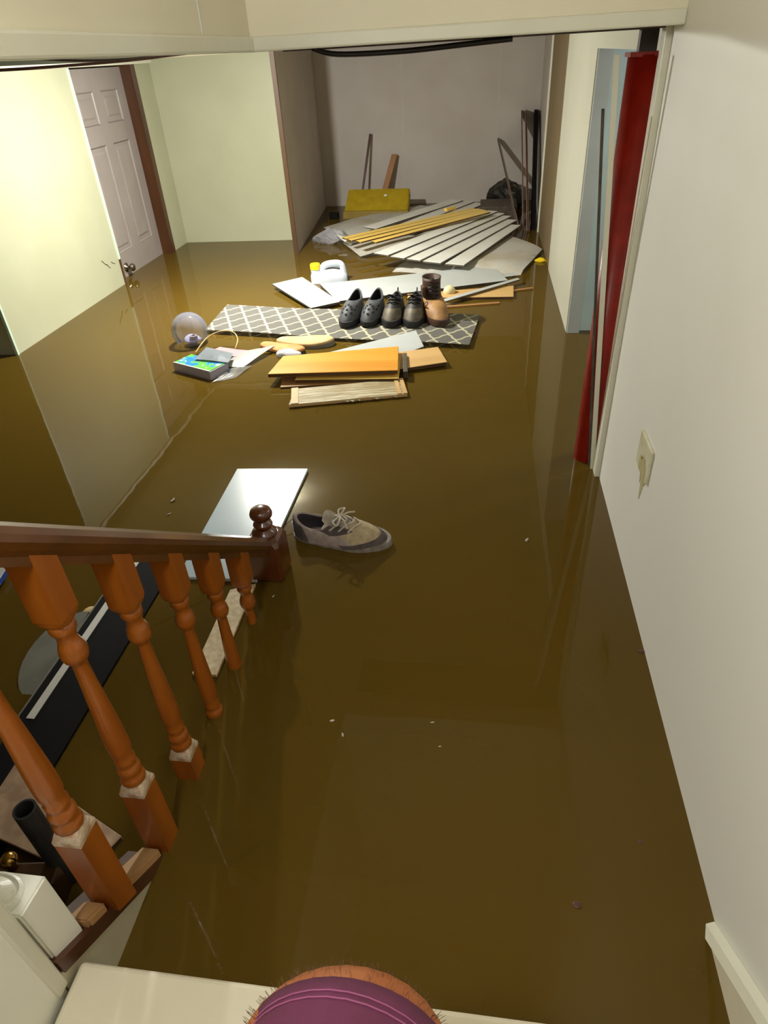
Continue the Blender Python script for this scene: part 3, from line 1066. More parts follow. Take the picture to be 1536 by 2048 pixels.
# ------------------------------------------------------------------ runner mat
P = [Vector(p) for p in ((-1.459, 3.277, 0.020), (-1.473, 3.696, 0.020), (0.011, 3.500, 0.020), (-0.038, 3.052, 0.020))]
c = sum(P, Vector()) / 4
ang = math.atan2((P[3] - P[0]).y, (P[3] - P[0]).x)
bm = bmesh.new()
R = Matrix.Rotation(-ang, 3, 'Z')
q = [R @ (p - c) for p in P]
N = 18
top = []
for j in range(5):
    row = []
    for i in range(N + 1):
        u, v = i / N, j / 4
        p = (q[0] * (1 - u) + q[3] * u) * (1 - v) + (q[1] * (1 - u) + q[2] * u) * v
        row.append(bm.verts.new(p + Vector((0, 0, 0.0035 * math.sin(u * 9 + v * 2)))))
    top.append(row)
for a, b in zip(top, top[1:]):
    for i in range(N):
        bm.faces.new((a[i], a[i + 1], b[i + 1], b[i]))
bmesh.ops.solidify(bm, geom=list(bm.faces), thickness=0.012)
for f in bm.faces:
    f.smooth = False
mo = link('runner_mat', bm, trellis_material(1.4, 0.43))
mo.location = c
mo.rotation_euler = (0, 0, ang)
tag(mo, 'grey runner mat with cream trellis pattern floating under the shoes', 'mat')

# ------------------------------------------------------------------ floating boards, middle distance
plank('board', [(-0.818, 3.748, 0.020), (0.175, 4.119, 0.020), (0.084, 4.460, 0.020), (-0.995, 4.093, 0.020)], 0.018, m_whiteboard,
      'long wide white board floating behind the shoes', 'board', edge=m_edge)
plank('board', [(-0.946, 3.613, 0.026), (-0.794, 3.707, 0.030), (-1.135, 4.207, 0.034), (-1.296, 4.062, 0.034)], 0.012, m_whiteboard,
      'short white board lying askew at the left end of the long white board', 'board', edge=m_edge)
plank('board', [(0.085, 4.503, 0.010), (0.160, 4.535, 0.010), (0.228, 4.252, 0.010), (0.150, 4.22, 0.010)], 0.014, m_whiteboard,
      'small white board poking out at the right end of the long white board', 'board', edge=m_edge)
plank('trim_strip', [(-0.235, 3.700, 0.030), (-0.205, 3.672, 0.030), (0.245, 4.085, 0.034), (0.232, 4.116, 0.034)], 0.010, m_whiteboard,
      'narrow white strip floating right of the boot', 'strip', edge=m_brownedge)
plank('plank', [(-0.411, 3.803, 0.016), (0.199, 3.808, 0.016), (0.206, 4.018, 0.016), (-0.419, 3.879, 0.016)], 0.02, m_tanp,
      'tan plywood piece floating under the narrow white strip', 'plank', edge=m_brownedge)
plank('stick', [(-0.20, 3.655, 0.008), (0.12, 3.72, 0.008), (0.12, 3.745, 0.008), (-0.20, 3.68, 0.008)], 0.012, m_brownp,
      'thin brown stick floating right of the boot, nearest the mat', 'stick')
plank('stick', [(0.06, 3.885, 0.010), (0.32, 3.985, 0.010), (0.318, 4.005, 0.010), (0.055, 3.908, 0.010)], 0.010, m_brownp,
      'thin brown stick reaching furthest right beyond the tan plywood', 'stick')
bm = bmesh.new()
sphere(bm, (0, 0, 0), 0.036, 1, 1, 0.95, 18, 12)
bl = link('ball', bm, mat('cream_ball', (226, 214, 172), (216, 202, 156), 0.5, 10), smooth=True, loc=(-0.172, 3.895, 0.024))
tag(bl, 'small cream ball floating behind the boot', 'ball')

# jug
jg = thing('jug', 'white plastic jug with yellow cap and loop handle', 'jug', (-0.965, 4.245, 0), 0.20)
bm = bmesh.new()
sec = lambda x, hw, z0, z1: [(x, hw * cx, z0 + (z1 - z0) * cz) for cx, cz in ((-1, 0.15), (-0.8, 0), (0.8, 0), (1, 0.15), (1, 0.75), (0.75, 1), (-0.75, 1), (-1, 0.75))]
rings(bm, [sec(-0.118, 0.045, -0.07, 0.040), sec(-0.110, 0.062, -0.08, 0.058), sec(-0.06, 0.068, -0.085, 0.064), sec(-0.02, 0.068, -0.085, 0.070), sec(0.03, 0.068, -0.085, 0.072), sec(0.075, 0.068, -0.085, 0.062), sec(0.110, 0.062, -0.08, 0.042), sec(0.118, 0.045, -0.07, 0.025)])
link('jug_body', bm, m_jug, jg, smooth=True)
bm = bmesh.new()
hp = smoothpath([(-0.050, 0, 0.045), (-0.038, 0, 0.080), (-0.015, 0, 0.098), (0.03, 0, 0.104), (0.070, 0, 0.100), (0.090, 0, 0.080), (0.102, 0, 0.02)], 5)
tube(bm, hp, 0.021, 12)
link('handle', bm, m_jug, jg, smooth=True)
bm = bmesh.new()
rings(bm, [[(-0.085 + r * math.cos(math.tau * k / 20), r * math.sin(math.tau * k / 20), z) for k in range(20)] for r, z in ((0.032, 0.05), (0.030, 0.075), (0.024, 0.082))])
link('neck', bm, m_jug, jg, smooth=True)
bm = bmesh.new()
rings(bm, [[(-0.085 + r * (1 + 0.03 * (k % 2)) * math.cos(math.tau * k / 32), r * (1 + 0.03 * (k % 2)) * math.sin(math.tau * k / 32), z) for k in range(32)] for r, z in ((0.032, 0.076), (0.032, 0.104), (0.029, 0.110), (0.020, 0.111))])
link('cap', bm, m_yellowcap, jg)['label'] = 'yellow screw cap'

# ------------------------------------------------------------------ front cluster
# shoe insoles / slipper soles
def sole_thing(name, c, rot, L, W, m_top, m_side, label, z=0.0):
    t = thing(name, label, 'slipper', (c[0], c[1], z), rot)
    o2 = outline(L, W, 36)
    R = lambda g, zz: [(x * g, y * g, zz + 0.010 * (2 * y / L) ** 2) for x, y in o2]
    bm = bmesh.new()
    rings(bm, [R(0.95, -0.02), R(1.0, -0.012), R(1.0, 0.012)])
    link('sole', bm, m_side, t)
    bm = bmesh.new()
    rings(bm, [R(0.99, 0.012), R(0.985, 0.020), R(0.90, 0.026)])
    link('footbed', bm, m_top, t, smooth=True)
    return t


sole_thing('slipper', (-0.865, 3.115), math.radians(92), 0.30, 0.125, m_beige, m_greyplastic, 'beige slipper sole lying flat in front of the mat')
sole_thing('slipper', (-0.965, 3.035), math.radians(72), 0.26, 0.10, mat('orange_foam', (208, 150, 84), (190, 130, 70), 0.7, 20), m_edge, 'orange slipper sole drifting left of the beige sole', -0.006)
bm = bmesh.new()
sphere(bm, (0, 0, 0), 0.065, 1, 0.55, 0.42, 16, 10)
for v in bm.verts:
    v.co += Vector((0, 0, 0.008 * noise.noise(v.co * 30)))
cl = link('rag', bm, mat('white_rag', (222, 222, 226), (206, 206, 212), 0.7, 20), smooth=True, loc=(-0.915, 2.965, 0.006))
tag(cl, 'small white rag afloat at the left end of the orange plank', 'rag')

plank('board', [(-0.762, 2.930, 0.018), (-0.404, 2.870, 0.018), (-0.254, 3.027, 0.024), (-0.312, 3.247, 0.024)], 0.012, m_whiteboard,
      'white board wedge between the mat and the orange plank', 'board', edge=m_edge)
plank('plank', [(-0.923, 2.631, 0.050), (-0.340, 2.669, 0.054), (-0.369, 2.951, 0.054), (-0.906, 2.839, 0.050)], 0.018, m_orange,
      'orange varnished plank on top of the floating stack', 'plank', edge=m_brownedge)
plank('plank', [(-0.800, 2.625, 0.026), (-0.335, 2.640, 0.028), (-0.350, 2.90, 0.028), (-0.800, 2.84, 0.026)], 0.018, m_yellowp,
      'yellow plank directly under the orange plank', 'plank', edge=m_brownedge)
plank('plank', [(-0.400, 2.735, 0.022), (-0.131, 2.830, 0.026), (-0.185, 3.014, 0.026), (-0.420, 2.940, 0.022)], 0.016, m_tanp,
      'tan plywood piece sticking out right of the orange plank', 'plank', edge=m_brownedge)
bm = bmesh.new()
box(bm, -0.010, 0.010, -0.11, 0.11, -0.02, 0.010, bevel=0.002)
ds = link('wood_strip', bm, m_edge, loc=(-0.322, 2.795, 0.030))
ds.rotation_euler = (0, 0, 0.12)
tag(ds, 'dark strip across the right end of the orange plank', 'strip')
plank('plank', [(-0.859, 2.585, 0.008), (-0.40, 2.66, 0.008), (-0.40, 2.78, 0.008), (-0.875, 2.690, 0.008)], 0.016, m_brownp,
      'brown plank half under the yellow plank', 'plank', edge=m_brownedge)
m_streak = streak_material()
gb = plank('plank', [(-0.772, 2.395, 0.016), (-0.284, 2.511, 0.016), (-0.326, 2.668, 0.016), (-0.782, 2.552, 0.016)], 0.014, m_streak,
           'scraped grainy old board floating nearest the camera in the stack', 'plank', edge=m_tanp)
for (x0, x1, y0, y1) in ((-0.245, -0.215, -0.078, 0.078), (0.205, 0.222, -0.078, 0.078), (0.230, 0.246, -0.078, 0.078)):
    link('end_strip', bx(x0, x1, y0, y1, 0.0, 0.004), m_tanp, gb)
bm = bmesh.new()
rr = random.Random(3)
for i in range(9):
    x, l = rr.uniform(-0.05, 0.22), rr.uniform(0.015, 0.05)
    prism(bm, [(x, -0.078, -0.004), (x + l, -0.078, -0.004), (x + l * 0.6, -0.078 - rr.uniform(0.004, 0.014), -0.006)], (0, 0, -0.004))
link('splinter', bm, m_streak, gb)['kind'] = 'stuff'

# clear globe with bits inside
gl = thing('plastic_globe', 'clear round plastic globe floating at the left end of the mat', 'globe', (-1.485, 3.145, 0.066))
bm = bmesh.new()
sphere(bm, (0, 0, 0), 0.092, 1, 1, 1, 40, 24)
link('shell', bm, m_globe, gl, smooth=True)
bm = bmesh.new()
sphere(bm, (0.020, -0.030, -0.035), 0.034, 1.3, 1, 0.6, 14, 9)
for v in bm.verts:
    v.co += 0.010 * noise.noise_vector(v.co * 40)
link('crumpled_film', bm, mat('lilac_film', (196, 190, 214), (168, 172, 214), 0.3, 30), gl, smooth=False)
bm = bmesh.new()
rings(bm, [[(0.035 + r * math.cos(math.tau * k / 18), -0.045 + r * math.sin(math.tau * k / 18), z) for k in range(18)] for r, z in ((0.020, -0.03), (0.020, -0.012), (0.010, -0.010), (0.010, -0.016))])
link('lid', bm, mat('mauve_lid', (150, 136, 150), None, 0.4), gl)

# clear package with a printed insert, papers
pk = thing('plastic_package', 'clear plastic package with blue and green printed insert', 'package', (-1.30, 2.775, 0.0), math.radians(-26))
bm = bx(-0.125, 0.125, -0.055, 0.065, -0.012, 0.040, bevel=0.004)
link('shell', bm, m_box, pk)
bm = bx(-0.118, 0.118, -0.045, 0.060, 0.0405, 0.0425)
link('insert', bm, print_material(), pk)
bm = bx(-0.121, 0.121, -0.053, -0.046, 0.0405, 0.043)
link('white_border', bm, m_white, pk)


def sheet(name, pts, m, label, cat='paper', h=0.0, thick=0.0012):
    P = [Vector(p) for p in pts]
    c = sum(P, Vector()) / 4
    bm = bmesh.new()
    n = 6
    vr = []
    for j in range(n + 1):
        row = []
        for i in range(n + 1):
            u, v = i / n, j / n
            p = (P[0] * (1 - u) + P[1] * u) * (1 - v) + (P[3] * (1 - u) + P[2] * u) * v
            row.append(bm.verts.new(p - c + Vector((0, 0, h * math.sin(u * math.pi) * math.sin(v * math.pi) + 0.004 * noise.noise(p * 14)))))
        vr.append(row)
    for a, b in zip(vr, vr[1:]):
        for i in range(n):
            bm.faces.new((a[i], a[i + 1], b[i + 1], b[i]))
    bmesh.ops.solidify(bm, geom=list(bm.faces), thickness=thick)
    return tag(link(name, bm, m, loc=c), label, cat)


sheet('leaflet', [(-1.330, 2.800, 0.050), (-1.150, 2.765, 0.048), (-1.165, 2.880, 0.046), (-1.325, 2.950, 0.050)], m_greyp, 'grey folded leaflet lying over the plastic package', h=0.012)
sheet('leaflet', [(-1.20, 2.800, 0.012), (-1.10, 2.800, 0.010), (-1.00, 3.030, 0.030), (-1.17, 2.960, 0.020)], m_white, 'white leaflet right of the grey leaflet', h=0.010)
sheet('leaflet', [(-1.330, 2.960, 0.020), (-1.16, 2.900, 0.022), (-1.12, 2.985, 0.020), (-1.290, 3.030, 0.020)], m_pink, 'pink leaflet behind the grey and white leaflets', h=0.008)
sheet('plastic_film', [(-1.195, 2.640, 0.004), (-1.10, 2.700, 0.004), (-1.06, 2.830, 0.010), (-1.16, 2.780, 0.012)], m_film, 'scrap of clear film floating beside the package', 'film')
bm = bmesh.new()
tube(bm, smoothpath([(-1.40, 2.97, 0.012), (-1.37, 3.07, 0.05), (-1.31, 3.115, 0.07), (-1.24, 3.11, 0.07), (-1.20, 3.06, 0.05), (-1.20, 3.00, 0.02)]), 0.003, 8)
tag(link('cord_loop', bm, m_beige, smooth=True), 'thin beige cord loop behind the leaflets', 'cord')

# glossy white panel near the newel
plank('board', [(-0.825, 1.310, 0.010), (-0.590, 1.310, 0.010), (-0.577, 1.904, 0.012), (-0.834, 1.892, 0.012)], 0.010, m_gloss,
      'glossy white panel floating behind the newel post', 'board', edge=m_whiteboard)
# strand board under the balusters
plank('board', [(-0.652, 0.972, 0.008), (-0.590, 0.972, 0.008), (-0.590, 1.300, 0.008), (-0.655, 1.270, 0.008)], 0.012, m_osb,
      'pale strand board offcut floating below the balusters', 'board', edge=m_tanp)

# long black panel with stripe
bp = thing('black_panel', 'long black panel with a white stripe floating behind the balusters', 'panel', (-0.955, 1.03, 0))
bm = bmesh.new()
prof = [(-0.030, -0.09), (-0.030, 0.030), (-0.026, 0.034), (0.020, 0.034), (0.028, 0.031), (0.098, 0.006), (0.104, -0.09)]
rings(bm, [[(x, y, z) for x, z in prof] for y in (-0.55, 0.345)])
link('slab', bm, m_black, bp)
link('stripe', bx(-0.009, 0.010, -0.235, 0.34, 0.0335, 0.0352), m_white, bp)['label'] = 'white stripe'
link('edge_strip', bx(-0.0325, -0.029, -0.28, 0.345, 0.012, 0.0345), m_greyplastic, bp)
link('stripe', bx(-0.002, 0.012, -0.30, -0.275, 0.0335, 0.0352), m_white, bp)['label'] = 'short white stripe'
# grey rounded lid
bm = bmesh.new()
pts = []
for k in range(15):
    a = math.pi * k / 14
    pts.append((-0.105 * math.sin(a) * 0.95, 0.135 * math.cos(a)))
top = [(x, y, 0.016 + 0.22 * (y - 0.10) * 0.25) for x, y in pts]
prism(bm, [(x, y, 0.014 + 0.12 * (y + 0.0)) for x, y in pts], (0, 0, -0.012))
gp = link('grey_lid', bm, m_greyplastic, loc=(-0.995, 1.00, 0.0))
tag(gp, 'grey rounded plastic lid half sunk left of the black panel', 'lid')
bm = bmesh.new()
sphere(bm, (0, 0, 0), 0.022, 1, 1.2, 0.8, 12, 8)
tag(link('foam_lump', bm, m_beige, smooth=True, loc=(-1.005, 1.145, 0.008)), 'small pale foam lump beside the black panel', 'foam')
# white and blue board at far left
wb = plank('board', [(-1.52, 1.300, 0.030), (-1.325, 1.235, 0.030), (-1.335, 1.285, 0.030), (-1.50, 1.36, 0.030)], 0.020, m_whiteboard, 'white board with blue edge at the left frame edge', 'board',
           edge=mat('blue_edge', (40, 70, 160), None, 0.4))

# bottom-left corner: beige board, pipe, dark wood piece with a brass knob
plank('board', [(-1.15, 0.61, 0.030), (-0.665, 0.487, 0.030), (-0.628, 0.565, 0.030), (-1.10, 0.765, 0.030)], 0.014, m_vinyl,
      'pinkish patterned board lying behind the black pipe', 'board', edge=m_brownedge)
pp = thing('pipe', 'short black plastic pipe standing left of the lowest dry baluster', 'pipe', (-0.705, 0.497, 0))
bm = bmesh.new()
NP = 24
ring = lambda r, z: [(r * math.cos(math.tau * k / NP) - 0.02 * 0, r * math.sin(math.tau * k / NP), z) for k in range(NP)]
rings(bm, [ring(0.0185, -0.45), ring(0.0185, 0.225), ring(0.0150, 0.225), ring(0.0150, 0.05)], True, True)
o = link('shell', bm, m_pipe, pp)
dw = thing('drawer_front', 'dark wood drawer front with brass knob at the lower left', 'drawer', (-0.80, 0.458, 0.06))
bm = bx(-0.11, 0.11, -0.020, 0.020, -0.20, 0.010, bevel=0.004)
o = link('panel', bm, m_darkwood, dw)
bm = bmesh.new()
rings(bm, [[(0.028 + r * math.cos(math.tau * k / 18), 0.012 + r * math.sin(math.tau * k / 18), z) for k in range(18)] for r, z in ((0.010, 0.008), (0.006, 0.018), (0.013, 0.026), (0.015, 0.034), (0.010, 0.042), (0.003, 0.044))])
link('knob', bm, m_brass, dw, smooth=True)['label'] = 'round brass knob'
dw.rotation_euler = (0, 0, math.radians(8))

# ------------------------------------------------------------------ alcove contents
# big pale sheets lying half sunk
def soaked_sheet(pts, label, zf, n=18):
    P = [Vector((p[0], p[1], 0)) for p in pts]
    c = sum(P, Vector()) / 4
    bm = bmesh.new()
    vr = []
    for j in range(n + 1):
        row = []
        for i in range(n + 1):
            u, v = i / n, j / n
            p = (P[0] * (1 - u) + P[1] * u) * (1 - v) + (P[3] * (1 - u) + P[2] * u) * v
            row.append(bm.verts.new(p - c + Vector((0, 0, zf(u, v) + 0.006 * noise.noise(p * 3)))))
        vr.append(row)
    for a, b in zip(vr, vr[1:]):
        for i in range(n):
            bm.faces.new((a[i], a[i + 1], b[i + 1], b[i]))
    bmesh.ops.solidify(bm, geom=list(bm.faces), thickness=0.010)
    o = link('foam_sheet', bm, mat('soaked_white_sheet', (236, 233, 224), (206, 190, 152), 0.6, 3, lo=0.5, hi=0.8), smooth=True, loc=c)
    return tag(o, label, 'sheet')


soaked_sheet([(-1.32, 5.76), (-0.84, 4.74), (0.20, 5.50), (-0.55, 6.45)], 'large soaked white sheet under the planks in the alcove, left one', lambda u, v: 0.044 - 0.10 * max(0, 0.25 - v) - 0.04 * max(0, 0.2 - u))
soaked_sheet([(-0.62, 4.42), (0.22, 4.16), (0.43, 4.85), (-0.05, 5.60)], 'large soaked white sheet at the alcove mouth, right one', lambda u, v: 0.036 - 0.130 * max(0, 0.28 - v) * (0.6 + u) - 0.02 * (2 * u - 1) ** 6)

fan = [(-0.60, 4.43, 0.130, 5.66, 0.120), (-0.49, 4.39, 0.185, 5.63, 0.110), (-0.385, 4.37, 0.235, 5.58, 0.110), (-0.25, 4.34, 0.275, 5.49, 0.130), (-0.10, 4.32, 0.300, 5.36, 0.130)]
nm = ['leftmost', 'second from left', 'third from left', 'fourth from left', 'rightmost']
for i, (xa, ya, xb, yb, wd) in enumerate(fan):
    d = Vector((xb - xa, yb - ya, 0)).normalized()
    nrm = Vector((-d.y, d.x, 0)) * wd
    z = 0.104 - 0.011 * i
    A, B = Vector((xa, ya, z)), Vector((xb, yb, z + 0.012))
    plank('plank', [A, B, B + nrm * 0.75, A + nrm], 0.010, m_whitefar, 'white plank in the fanned pile at the alcove mouth, ' + nm[i], 'plank', 'fanned white planks', edge=m_edge)
back = [(-0.80, 5.28, -0.16, 6.25, 0.13), (-0.64, 5.20, -0.06, 6.24, 0.12), (-0.50, 5.20, 0.03, 6.20, 0.11)]
for i, (xa, ya, xb, yb, wd) in enumerate(back):
    d = Vector((xb - xa, yb - ya, 0)).normalized()
    nrm = Vector((-d.y, d.x, 0)) * wd
    z = 0.090 - 0.010 * i
    A, B = Vector((xa, ya, z)), Vector((xb, yb, z + 0.01))
    plank('plank', [A, B, B + nrm, A + nrm], 0.010, m_whitefar, 'white plank deep in the alcove behind the yellow planks, ' + ('left one', 'middle one', 'right one')[i], 'plank', 'white planks behind the yellow ones', edge=m_edge)
yel = [((-0.98, 4.98), (-0.04, 5.76), 0.060, 0.120), ((-0.92, 4.88), (0.01, 5.67), 0.058, 0.130), ((-0.84, 4.78), (0.05, 5.57), 0.058, 0.140), ((-0.72, 4.72), (0.07, 5.47), 0.055, 0.150)]
for i, (a, b, wd, z) in enumerate(yel):
    d = Vector((b[0] - a[0], b[1] - a[1], 0)).normalized()
    nrm = Vector((-d.y, d.x, 0)) * wd
    A, B = Vector((*a, z - 0.03)), Vector((*b, z))
    plank('plank', [A, B, B + nrm, A + nrm], 0.012, m_yellowp, 'narrow yellow plank in the alcove pile, ' + ('farthest back', 'second from back', 'second from front', 'nearest')[i], 'plank', 'yellow planks in the alcove', edge=m_brownedge)
bm = bx(-0.05, 0.05, -0.018, 0.018, 0, 0.022, bevel=0.002)
o = link('wood_block', bm, m_yellowp, loc=(-0.25, 5.70, 0.125))
o.rotation_euler = (0, 0, 0.8)
tag(o, 'small yellow offcut lying across the yellow planks', 'block')
# dark box behind
db = tag(link('dark_box', bx(-0.16, 0.14, -0.18, 0.16, -0.08, 0.115, bevel=0.004), m_edge, loc=(0.15, 6.02, 0.0)), 'dark box behind the right ends of the planks', 'box')

# yellow box tilted against the wall
yb = thing('yellow_box', 'mustard yellow plastic box tilted in the alcove corner', 'box', (-0.92, 6.12, -0.02), math.radians(-3))
bm = bmesh.new()
hw = 0.285
prism(bm, [(-hw, 0.0, 0.075), (hw, 0.0, 0.075), (hw * 0.97, 0.20, 0.225), (-hw * 0.97, 0.20, 0.225)], (0, 0.05, -0.07))
bmesh.ops.bevel(bm, geom=list(bm.edges), offset=0.006, segments=2, affect='EDGES')
link('lid', bm, m_yellow, yb)
bm = bmesh.new()
prism(bm, [(-hw - 0.004, -0.006, 0.080), (hw + 0.004, -0.006, 0.080), (hw + 0.004, -0.02, -0.06), (-hw - 0.02, -0.02, -0.06)], (0, 0.03, 0.004))
link('front_rim', bm, mat('darker_yellow_rim', (140, 116, 14), (128, 104, 10), 0.5, 12), yb)
bm = bmesh.new()
box(bm, 0.06, 0.085, 0.120, 0.126, 0.175, 0.19)
for v in bm.verts:
    v.co.y -= 0.005
link('mark', bm, m_white, yb)

leaner('stick', (-1.115, 6.42, 0.0), (-1.012, 6.66, 0.600), (0.010, 0, 0), 0.014, m_stick, 'thin dark brown stick leaning on the alcove back wall', 'stick')
leaner('stick', (-0.945, 6.45, -0.02), (-0.800, 6.66, 0.430), (0.026, -0.006, 0), 0.020, m_stick2, 'short tan stick leaning behind the yellow box', 'stick')
# boards on edge, leaning into the right corner of the alcove
leaner('board', (0.318, 5.52, -0.05), (0.130, 6.69, 0.52), (0.004, 0.09, 0), 0.010, m_closet, 'thin grey board leaning leftmost in the alcove right corner', edge=m_stick)
leaner('board', (0.340, 5.52, -0.05), (0.322, 6.69, 0.72), (0.003, 0.09, 0), 0.010, m_closet, 'thin board standing second from left in the alcove right corner', edge=m_stick)
leaner('board', (0.375, 5.46, -0.05), (0.362, 6.69, 0.72), (0.003, 0.09, 0), 0.016, m_closet, 'thin board standing third from left in the alcove right corner', edge=m_stick)
leaner('board', (0.425, 5.56, -0.05), (0.455, 6.69, 0.72), (0.003, 0.12, 0), 0.03, m_black, 'black board standing rightmost in the alcove corner')
# dark bag
bm = bmesh.new()
sphere(bm, (0, 0, 0), 0.16, 1.0, 0.8, 0.75, 24, 16)
for v in bm.verts:
    v.co += 0.05 * noise.noise_vector(v.co * 9) + 0.02 * noise.noise_vector(v.co * 24)
bg = link('bag', bm, m_dark, loc=(0.21, 6.42, 0.08))
tag(bg, 'crumpled black plastic bag behind the leaning boards', 'bag')
bm = bx(-0.02, 0.02, -0.008, 0.008, -0.03, 0.03, bevel=0.003)
o = link('metal_piece', bm, m_metal, loc=(0.262, 6.10, 0.205))
o.rotation_euler = (0.5, 0.5, 0)
tag(o, 'small shiny metal piece by the black bag', 'scrap')
# clear bag at the left of the pile
bm = bmesh.new()
sphere(bm, (0, 0, 0), 0.13, 1.25, 0.9, 0.42, 24, 14)
for v in bm.verts:
    v.co += 0.045 * noise.noise_vector(v.co * 10) + 0.016 * noise.noise_vector(v.co * 30)
cb = thing('plastic_bag', 'clear crumpled plastic bag at the alcove left corner', 'bag', (-1.14, 5.30, 0.02))
link('film', bm, m_film, cb)
bm = bmesh.new()
tube(bm, [(0.06, -0.12, 0.05), (0.18, -0.25, 0.015)], 0.014, 8)
link('white_tube', bm, m_white, cb, smooth=True)
bm = bmesh.new()
tube(bm, smoothpath([(0.17, -0.22, 0.02), (0.25, -0.12, 0.03), (0.30, -0.05, 0.06)]), 0.008, 8)
link('grey_tube', bm, m_greyplastic, cb, smooth=True)
# yellow scrap by the pier
bm = bmesh.new()
sphere(bm, (0, 0, 0), 0.030, 1.4, 0.8, 0.5, 12, 8)
for v in bm.verts:
    v.co += 0.008 * noise.noise_vector(v.co * 40)
tag(link('foam_scrap', bm, m_yellowcap, loc=(0.405, 4.60, 0.006)), 'tiny yellow foam scrap beside the cream pier', 'scrap')
bm = bx(-0.04, 0.04, -0.03, 0.03, 0, 0.05, bevel=0.006)
tag(link('dark_block', bm, m_black, loc=(-1.30, 6.15, 0.0)), 'small black block left of the yellow box', 'block')

# ------------------------------------------------------------------ flecks on the water
for i, (x, y, s, mm) in enumerate(((0.165, 1.555, 0.012, m_lace), (-0.29, 0.875, 0.008, m_lace), (-0.26, 0.84, 0.006, m_lace), (-0.05, 0.83, 0.005, m_lace), (-1.0, 1.70, 0.018, m_lace), (-0.98, 1.62, 0.012, m_lace),
                                   (-0.07, 0.89, 0.006, m_lace), (-0.53, 1.26, 0.008, m_lace))):
    bm = bmesh.new()
    sphere(bm, (0, 0, 0), s * 0.6, 1.3, 0.5, 0.25, 8, 5)
    for v in bm.verts:
        v.co += s * 0.3 * noise.noise_vector(v.co * 90 + Vector((i, 0, 0)))
    o = link('debris_fleck', bm, mm, loc=(x, y, 0.001))
    o.rotation_euler = (0, 0, rnd.uniform(0, 3))
    tag(o, ('pale fleck of debris floating to the right of the sneaker', 'pale sliver of debris, left one of two in open water before the steps', 'tiny pale fleck, left one below the pale sliver', 'tiny pale fleck farthest right before the steps',
            'pale fleck floating left of the glossy white panel, farther one', 'pale fleck floating left of the glossy white panel, nearer one', 'tiny pale fleck right of the pale sliver', 'tiny pale fleck beside the newel post')[i], 'debris', 'pale flecks on the water')
for i, (x, y, s) in enumerate(((0.468 - 0.055, 1.135, 0.014), (0.325, 0.665, 0.008), (0.20, 0.545, 0.014))):
    bm = bmesh.new()
    sphere(bm, (0, 0, 0), s * 0.6, 1.1, 0.8, 0.3, 8, 5)
    o = link('debris_fleck', bm, m_stick, loc=(x, y, 0.0005))
    tag(o, ('dark speck at the waterline of the right wall', 'smaller dark speck in the water between the other two dark specks', 'dark speck floating nearest to the steps')[i], 'debris', 'dark specks on the water')

# ------------------------------------------------------------------ seated person (only a knee in plum shorts shows)
pe = thing('person', 'person sitting on the steps in plum shorts, one bare knee forward', 'person', (-0.03, -0.30, 0.54))


def W(p):
    return Vector(p) - Vector(pe.location)


me = bpy.data.meshes.new('body')
J = {'pelvis': ((0.0, -0.30, 0.650), 0.095), 'hipL': ((-0.095, -0.24, 0.645), 0.088), 'midL': ((-0.092, -0.04, 0.605), 0.076), 'kneeL': ((-0.083, 0.172, 0.535), 0.112), 'shinL': ((-0.085, 0.130, 0.42), 0.064), 'ankL': ((-0.086, 0.110, 0.215), 0.036),
     'heelL': ((-0.086, 0.085, 0.178), 0.034), 'ballL': ((-0.090, 0.225, 0.168), 0.027), 'toeL': ((-0.092, 0.275, 0.162), 0.020),
     'hipR': ((0.095, -0.24, 0.645), 0.088), 'midR': ((0.150, -0.10, 0.620), 0.076), 'kneeR': ((0.185, 0.035, 0.590), 0.060), 'shinR': ((0.180, 0.00, 0.47), 0.054), 'ankR': ((0.170, -0.055, 0.415), 0.036),
     'ballR': ((0.185, 0.045, 0.368), 0.026), 'toeR': ((0.190, 0.075, 0.362), 0.019)}
names = list(J)
ed = [('pelvis', 'hipL'), ('hipL', 'midL'), ('midL', 'kneeL'), ('kneeL', 'shinL'), ('shinL', 'ankL'), ('ankL', 'heelL'), ('ankL', 'ballL'), ('ballL', 'toeL'),
      ('pelvis', 'hipR'), ('hipR', 'midR'), ('midR', 'kneeR'), ('kneeR', 'shinR'), ('shinR', 'ankR'), ('ankR', 'ballR'), ('ballR', 'toeR')]
me.from_pydata([W(J[n][0]) for n in names], [(names.index(a), names.index(b)) for a, b in ed], [])
me.materials.append(m_skin)
bo = bpy.data.objects.new('body', me)
COL.objects.link(bo)
bo.parent = pe
sk = bo.modifiers.new('skin', 'SKIN')
sk.use_smooth_shade = True
for i, n in enumerate(names):
    sv = me.skin_vertices[0].data[i]
    sv.radius = (J[n][1], J[n][1])
    sv.use_root = n == 'pelvis'
bo.modifiers.new('sub', 'SUBSURF').levels = 3
bo.modifiers['sub'].render_levels = 3


def shorts_leg(axis, radii, cloth_tilt, first):
    """tube of cloth round the thigh; returns rings"""
    pts = [Vector(p) for p in axis]
    out = []
    n = 36
    for i, p in enumerate(pts):
        d = (pts[min(i + 1, len(pts) - 1)] - pts[max(i - 1, 0)]).normalized()
        sx = d.cross(Vector((0, 0, 1))).normalized()
        uz = sx.cross(d)
        r = radii[i]
        ring = []
        for k in range(n):
            a = math.tau * k / n
            fold = 1 + 0.02 * math.sin(3 * a + i * 0.6)
            q = p + r * fold * (math.cos(a) * sx + math.sin(a) * uz * 0.93)
            # hem drops forward at the top over the knee
            ring.append(q)
        out.append(ring)
    return out


